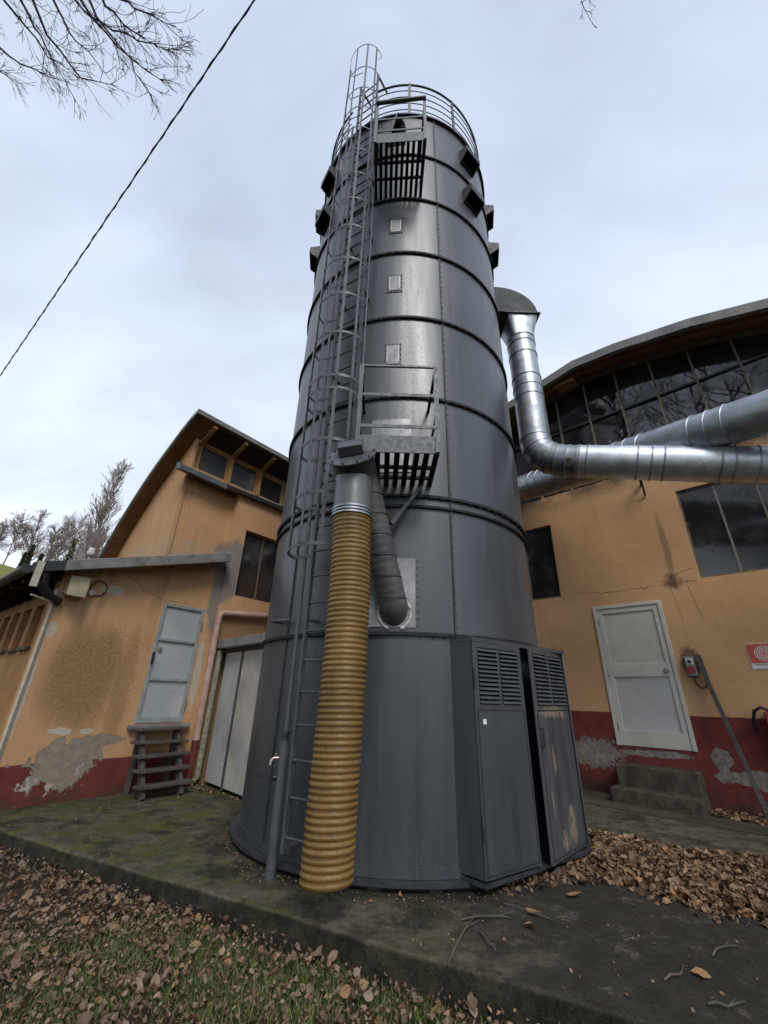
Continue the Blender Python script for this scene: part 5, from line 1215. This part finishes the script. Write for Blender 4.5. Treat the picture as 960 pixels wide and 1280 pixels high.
# trees behind the camera that mirror in the glass
for i, (x, y, h, lab) in enumerate(((-6.0, -9.0, 21, 'bare tree with spreading limbs behind the viewpoint, mirrored in the hall glass'), (-11.5, -5.5, 23, 'tallest bare tree left of the viewpoint, mirrored in the hall glass'), (-2.5, -10.0, 19, 'slim bare tree behind the viewpoint, mirrored in the hall glass'), (-9.5, -11, 22, 'broad bare tree at the back of the mirrored group'), (-14.5, -7.0, 22, 'outermost bare tree of the mirrored group'))):
    rg_ = random.Random(20+i); tr = thing('bare_tree', lab, 'tree', (x, y, -0.2), 'bare trees mirrored in the hall glass')
    b0 = Vector((x, y, -0.2)); t_ = MB(); pt = [b0+Vector((rg_.gauss(0, .1), rg_.gauss(0, .1), h*k/6)) for k in range(7)]; t_.tube(pt, [0.30-0.042*k for k in range(7)], 10); t_.build('trunk', M['bark'], tr)
    cw = MB()
    for k in range(26):
        f = rg_.uniform(0.2, 0.98); j = min(int(f*6), 5); p = pt[j].lerp(pt[j+1], f*6-j); a = rg_.uniform(0, 6.28)
        d = Vector((math.cos(a)*.7, math.sin(a)*.7, 0.85)).normalized()
        branch(cw, p, d, h*0.30*(1.15-f*0.6), 0.10*(1.1-f*0.6), 3, 0.6, 0.06, rg_, 5, 5, 0.008, (3, 4), 0.6)
    cw.build('crown', M['twig'], tr)

# far row of bare trees beyond the low roof
def far_tree(px, ytop, zc, kind, label, cat='tree', rs=1):
    top = pz(px, ytop, zc); rg_ = random.Random(rs)
    # foot below it on the hill
    bz = hill_z(top.x, top.y)-0.1
    h = top.z-bz
    tr = thing('poplar_tree' if kind == 'poplar' else ('ivy_tree' if kind == 'ivy' else 'bare_tree'), label, cat, (top.x, top.y, bz), 'trees along the far hill')
    b0 = Vector((top.x, top.y, bz)); t_ = MB(); r = 0.012*h
    pt = [b0+Vector((rg_.gauss(0, .006)*h, rg_.gauss(0, .006)*h, h*0.97*k/7)) for k in range(8)]
    t_.tube(pt, [max(r*(1-k/7.2), 0.02) for k in range(8)], 6); t_.build('trunk', M['far_twig'], tr)
    cw = MB()
    if kind == 'ivy':
        for k in range(900):
            f = rg_.random()**0.8; w = 0.085*h*(1-f*0.75)*(0.4+0.6*rg_.random()); a = rg_.uniform(0, 6.28); p = b0+Vector((math.cos(a)*w, math.sin(a)*w, f*h*0.9))
            n = Vector((rg_.gauss(0, 1), rg_.gauss(0, 1), rg_.gauss(0, 1))).normalized(); x, y = perp(n); s_ = rg_.uniform(0.10, 0.22)
            cw.add([p+x*s_, p+y*s_*.7, p-x*s_, p-y*s_*.7], [(0, 1, 2, 3)])
        cw.build('crown', M['ivy'], tr)
    else:
        nb = 110 if kind == 'poplar' else 34
        for k in range(nb):
            f = rg_.uniform(0.08, 0.97) if kind == 'poplar' else rg_.uniform(0.2, 0.97)
            j = min(int(f*7), 6); p = pt[j].lerp(pt[j+1], f*7-j); a = rg_.uniform(0, 6.28)
            if kind == 'poplar':
                d = Vector((math.cos(a)*.32, math.sin(a)*.32, 0.95)).normalized(); L = h*0.20*(1.15-f*0.75)
                branch(cw, p, d, L, 0.05, 2, 0.35, 0.05, rg_, 3, 3, 0.016, (3, 5), 0.55)
            else:
                d = Vector((math.cos(a)*.62, math.sin(a)*.62, 0.8)).normalized(); L = h*0.27*(1.1-f*0.6)
                branch(cw, p, d, L, 0.05, 2, 0.6, 0.05, rg_, 3, 3, 0.013, (4, 6), 0.6)
        cw.build('crown', M['far_twig'], tr)
far_tree(152, 582, 46, 'poplar', 'tall feathery bare poplar leaning above the low roof beside the barn', rs=41)
for i, (px, yt, lab) in enumerate(((8, 655, 'bushy bare tree at the far left edge of the hill row'), (30, 645, 'round-topped bare tree on the hill, second from the left edge'), (52, 648, 'bare tree with a wide twiggy top above the dark ivy trunk'), (72, 662, 'shorter bare tree in the gap of the far row'), (88, 655, 'slender bare tree left of the tall ivy-clad tree'), (103, 646, 'thin upright bare tree beside the tall ivy-clad tree'), (118, 665, 'low bare tree at the foot of the poplar'), (-16, 660, 'bare tree at the outer end of the hill row'))):
    far_tree(px, yt, 46+3*(i % 3), 'bare', lab, rs=60+i)
for i, (px, yt, lab) in enumerate(((97, 668, 'tall narrow ivy-clad tree in the far row'), (34, 688, 'dark green bushy ivy tree low on the hill'), (44, 678, 'slim dark ivy-wrapped trunk left of the row gap'), (66, 684, 'brownish ivy-wrapped trunk beyond the low roof'), (54, 690, 'short dark ivy tree between the wrapped trunks'))):
    far_tree(px, yt, 45+2*(i % 2), 'ivy', lab, rs=80+i)

# ------------------------------------------------------------------ fallen leaves, grass, twigs
def leaf(mb, p, size, rg_, tilt=0.5):
    """a dry leaf: ragged pointed outline folded along its midrib, edges curled"""
    yaw = rg_.uniform(0, 6.283); n = Vector((rg_.gauss(0, tilt), rg_.gauss(0, tilt), 1)).normalized()
    x = Vector((math.cos(yaw), math.sin(yaw), 0)); x = (x-n*x.dot(n)).normalized(); y = n.cross(x)
    W_ = size*rg_.uniform(0.22, 0.42); L = size*0.5; cu = size*rg_.uniform(-0.25, 0.45); cv = size*rg_.uniform(-0.05, 0.40); tw = rg_.uniform(-0.8, 0.8)
    ts = (-1.0, -0.62, -0.15, 0.35, 0.72, 1.0); ws = (0.05, 0.75, 1.0, 0.85, 0.48, 0.0); vs_ = []
    for t_, w_ in zip(ts, ws):
        for sd_ in (-1, 0, 1):
            wv = w_*W_*rg_.uniform(0.75, 1.2)*sd_; h = cu*t_*t_+cv*(abs(sd_)*w_)**2*(0.6+0.5*t_)+tw*wv*t_*0.5
            vs_.append(p+x*(L*t_*rg_.uniform(0.94, 1.04))+y*wv+n*h)
    fs = [(r_*3+c_, (r_+1)*3+c_, (r_+1)*3+c_+1, r_*3+c_+1) for r_ in range(5) for c_ in range(2)]
    mb.add(vs_, fs, 0, True)
rg_ = random.Random(11); lm = MB(); cnt = 0
EN_ = Vector((-0.437, -0.9, 0))
EN = Vector((-0.437, -0.9, 0))
while cnt < 34000:
    x = rg_.uniform(-5.5, 2.6); y = rg_.uniform(0.9, 6.2); q = Vector((x, y, 0)); d = (q-E0).dot(EN)
    if d < 0.02: continue
    dens = 0.75+0.5*mnoise.noise(Vector((x*1.1, y*1.1, 3)))
    if x > -1.1: dens -= 0.16
    if d < 0.35: dens += 0.25
    if rg_.random() > dens: continue
    z = -0.185+rg_.random()*0.05+(0.06*rg_.random() if d < 0.25 else 0)
    leaf(lm, Vector((x, y, z)), min(0.08, 0.016+0.014*rg_.expovariate(1.1)), rg_, 0.75); cnt += 1
stuff(lm.build('fallen_leaves', M['leaf']), 'brown fallen leaves covering the ground in front of the slab', 'leaves')
# heap on the slab at the right
hpoly = [(640, 1106), (690, 1096), (735, 1068), (752, 1042), (800, 1055), (860, 1068), (930, 1074), (1040, 1085), (1060, 1190), (960, 1153), (880, 1140), (800, 1112), (750, 1096), (700, 1100)]
hw = [atz(a, b_, 0.0) for a, b_ in hpoly]
def inside(x, y, pl_):
    c = False; j = len(pl_)-1
    for i in range(len(pl_)):
        if (pl_[i].y > y) != (pl_[j].y > y) and x < (pl_[j].x-pl_[i].x)*(y-pl_[i].y)/(pl_[j].y-pl_[i].y)+pl_[i].x: c = not c
        j = i
    return c
lm = MB(); cnt = 0; xs_ = [p.x for p in hw]; ys_ = [p.y for p in hw]
def edge_d(x, y):
    b_ = 9
    for i in range(len(hw)):
        a, c = hw[i], hw[(i+1) % len(hw)]; ab = Vector((c.x-a.x, c.y-a.y)); ap = Vector((x-a.x, y-a.y)); t = max(0, min(1, ap.dot(ab)/max(ab.dot(ab), 1e-9))); b_ = min(b_, (ap-ab*t).length)
    return b_
while cnt < 7500:
    x = rg_.uniform(min(xs_)-.2, max(xs_)+.2); y = rg_.uniform(min(ys_)-.2, max(ys_)+.2)
    ins = inside(x, y, hw); e_ = edge_d(x, y)
    if not ins and (e_ > 0.15 or rg_.random() > 0.10): continue
    if ins and e_ < 0.10 and rg_.random() > 0.35+e_*6: continue
    top = min(e_*0.4, 0.065) if ins else 0.0
    leaf(lm, Vector((x, y, 0.008+top*rg_.random()**0.5)), rg_.uniform(0.03, 0.07) if rg_.random() < .92 else rg_.uniform(0.08, 0.115), rg_, 0.85); cnt += 1
for k in range(150):    # by the steps
    p = FR(rg_.uniform(0.92, 1.6), rg_.uniform(0.08, 0.5), 0.012+0.02*rg_.random()); leaf(lm, p, rg_.uniform(0.05, 0.10), rg_, 0.5)
for k in range(60):     # by the shed foot
    p = FS(rg_.uniform(-0.2, 1.4), rg_.uniform(0.02, 0.25), 0.012); leaf(lm, p, rg_.uniform(0.03, 0.07), rg_, 0.4)
for k in range(900):
    if k < 420:
        a = rg_.uniform(-75, 30); r_ = RS+0.09+abs(rg_.gauss(0, 0.10)); p = cy(a, r_, 0.006)
    else:
        p = E0+ED*rg_.uniform(-1.0, 6.5)-EN_*abs(rg_.gauss(0.02, 0.9)); p.z = 0.006
        if (p-C).length < RS+0.09: continue
    leaf(lm, p, rg_.uniform(0.006, 0.022), rg_, 0.5)
stuff(lm.build('fallen_leaves', M['leaf_heap']), 'heap of tan fallen leaves drifted against the cabinet and across the slab', 'leaves')
for px, py, sz, lab in ((718, 1120, 0.13, 'single curled brown leaf on the dark slab near the leaf heap'), (668, 1141, 0.11, 'flat brown leaf on the slab in front of the cabinet'), (665, 1160, 0.10, 'second brown leaf on the slab, nearer the twigs'), (876, 1218, 0.09, 'lone tan leaf on the dark slab at the lower right'), (463, 1126, 0.05, 'small pale leaf on the slab right of the amber hose'), (500, 1120, 0.05, 'tiny dark leaf beside the silo base ring')):
    q = atz(px, py, 0.01); l1 = MB(); leaf(l1, Vector((0, 0, 0)), sz, rg_, 0.25)
    o = l1.build('leaf', M['leaf_heap']); o.location = q; tag(o, lab, 'leaf')
# grass
gm = MB()
pat = [(165, 1180, .30), (150, 1200, .25), (232, 1160, .18), (245, 1185, .18), (275, 1175, .15), (285, 1195, .2), (195, 1140, .12), (400, 1215, .2), (440, 1225, .3), (505, 1255, .2), (520, 1245, .2), (330, 1240, .3), (90, 1265, .25), (60, 1270, .25), (255, 1245, .25), (600, 1250, .12), (680, 1262, .12), (380, 1270, .3), (560, 1270, .2), (470, 1205, .12), (20, 1200, .3), (640, 1275, .2)]
for px, py, rad in pat:
    c = atz(px, py, -0.2)
    for k in range(int(520*rad/.2)):
        p = c+Vector((rg_.gauss(0, rad*.6), rg_.gauss(0, rad*.6), 0)); p.z = -0.2
        if (Vector((p.x, p.y, 0))-E0).dot(EN) < 0.01: continue
        h = rg_.uniform(0.03, 0.09); a = rg_.uniform(0, 6.28); w = rg_.uniform(0.0025, 0.005); ln = Vector((rg_.gauss(0, .5), rg_.gauss(0, .5), 1)).normalized()
        x = Vector((math.cos(a), math.sin(a), 0))*w; m1 = p+ln*h*.55; t1 = p+ln*h+Vector((rg_.gauss(0, .3), rg_.gauss(0, .3), -.1))*h*.5
        gm.add([p-x, p+x, m1+x*.8, m1-x*.8, t1], [(0, 1, 2, 3), (3, 2, 4)])
for k in range(11000):
    x = rg_.uniform(-4.5, 2.2); y = rg_.uniform(1.0, 5.2); q = Vector((x, y, 0))
    if (q-E0).dot(EN) < 0.02 or mnoise.noise(Vector((x*1.6, y*1.6, 9))) < 0.12: continue
    p = Vector((x, y, -0.2)); h = rg_.uniform(0.02, 0.06); a = rg_.uniform(0, 6.28); w = rg_.uniform(0.0015, 0.003); ln = Vector((rg_.gauss(0, .5), rg_.gauss(0, .5), 1)).normalized()
    x_ = Vector((math.cos(a), math.sin(a), 0))*w; gm.add([p-x_, p+x_, p+ln*h], [(0, 1, 2)])
stuff(gm.build('grass', M['grass']), 'short green grass tufts among the fallen leaves', 'grass')
tw_specs = [((575, 1150), (620, 1145), (640, 1148), 'pale crooked twig on the slab in front of the cabinet'), ((560, 1205), (582, 1160), (600, 1150), 'dark forked twig near the slab edge below the cabinet'), ((830, 1225), (850, 1218), (853, 1205), 'short pale twig on the dark slab beside the lone leaf'), ((890, 1195), (905, 1183), (925, 1183), 'thin curved twig at the lower right of the slab'), ((885, 1255), (910, 1258), (932, 1252), 'thin twig lying near the lower right corner'), ((630, 1130), (660, 1140), (690, 1150), 'long thin twig beside the flat brown leaf'), ((600, 1165), (612, 1180), (620, 1190), 'dark curled twig beside the forked twig')]
for a, b_, c, lab in tw_specs:
    t_ = MB(); A, B_, C_ = atz(*a, 0.008), atz(*b_, 0.02), atz(*c, 0.008)
    t_.tube([A, A.lerp(B_, .5)+Vector((0, .01, .006)), B_, B_.lerp(C_, .5)+Vector((.01, 0, .004)), C_], [0.006, 0.006, 0.005, 0.004, 0.002], 6)
    t_.tube([B_, B_+(C_-A)*0.25+Vector((0.03, 0.05, 0.0))], [0.004, 0.002], 5)
    tag(t_.build('twig', M['bark'] if 'dark' in lab else M['old_plank']), lab, 'twig')

for o in bpy.data.objects:
    if '_loc' in o: del o['_loc']
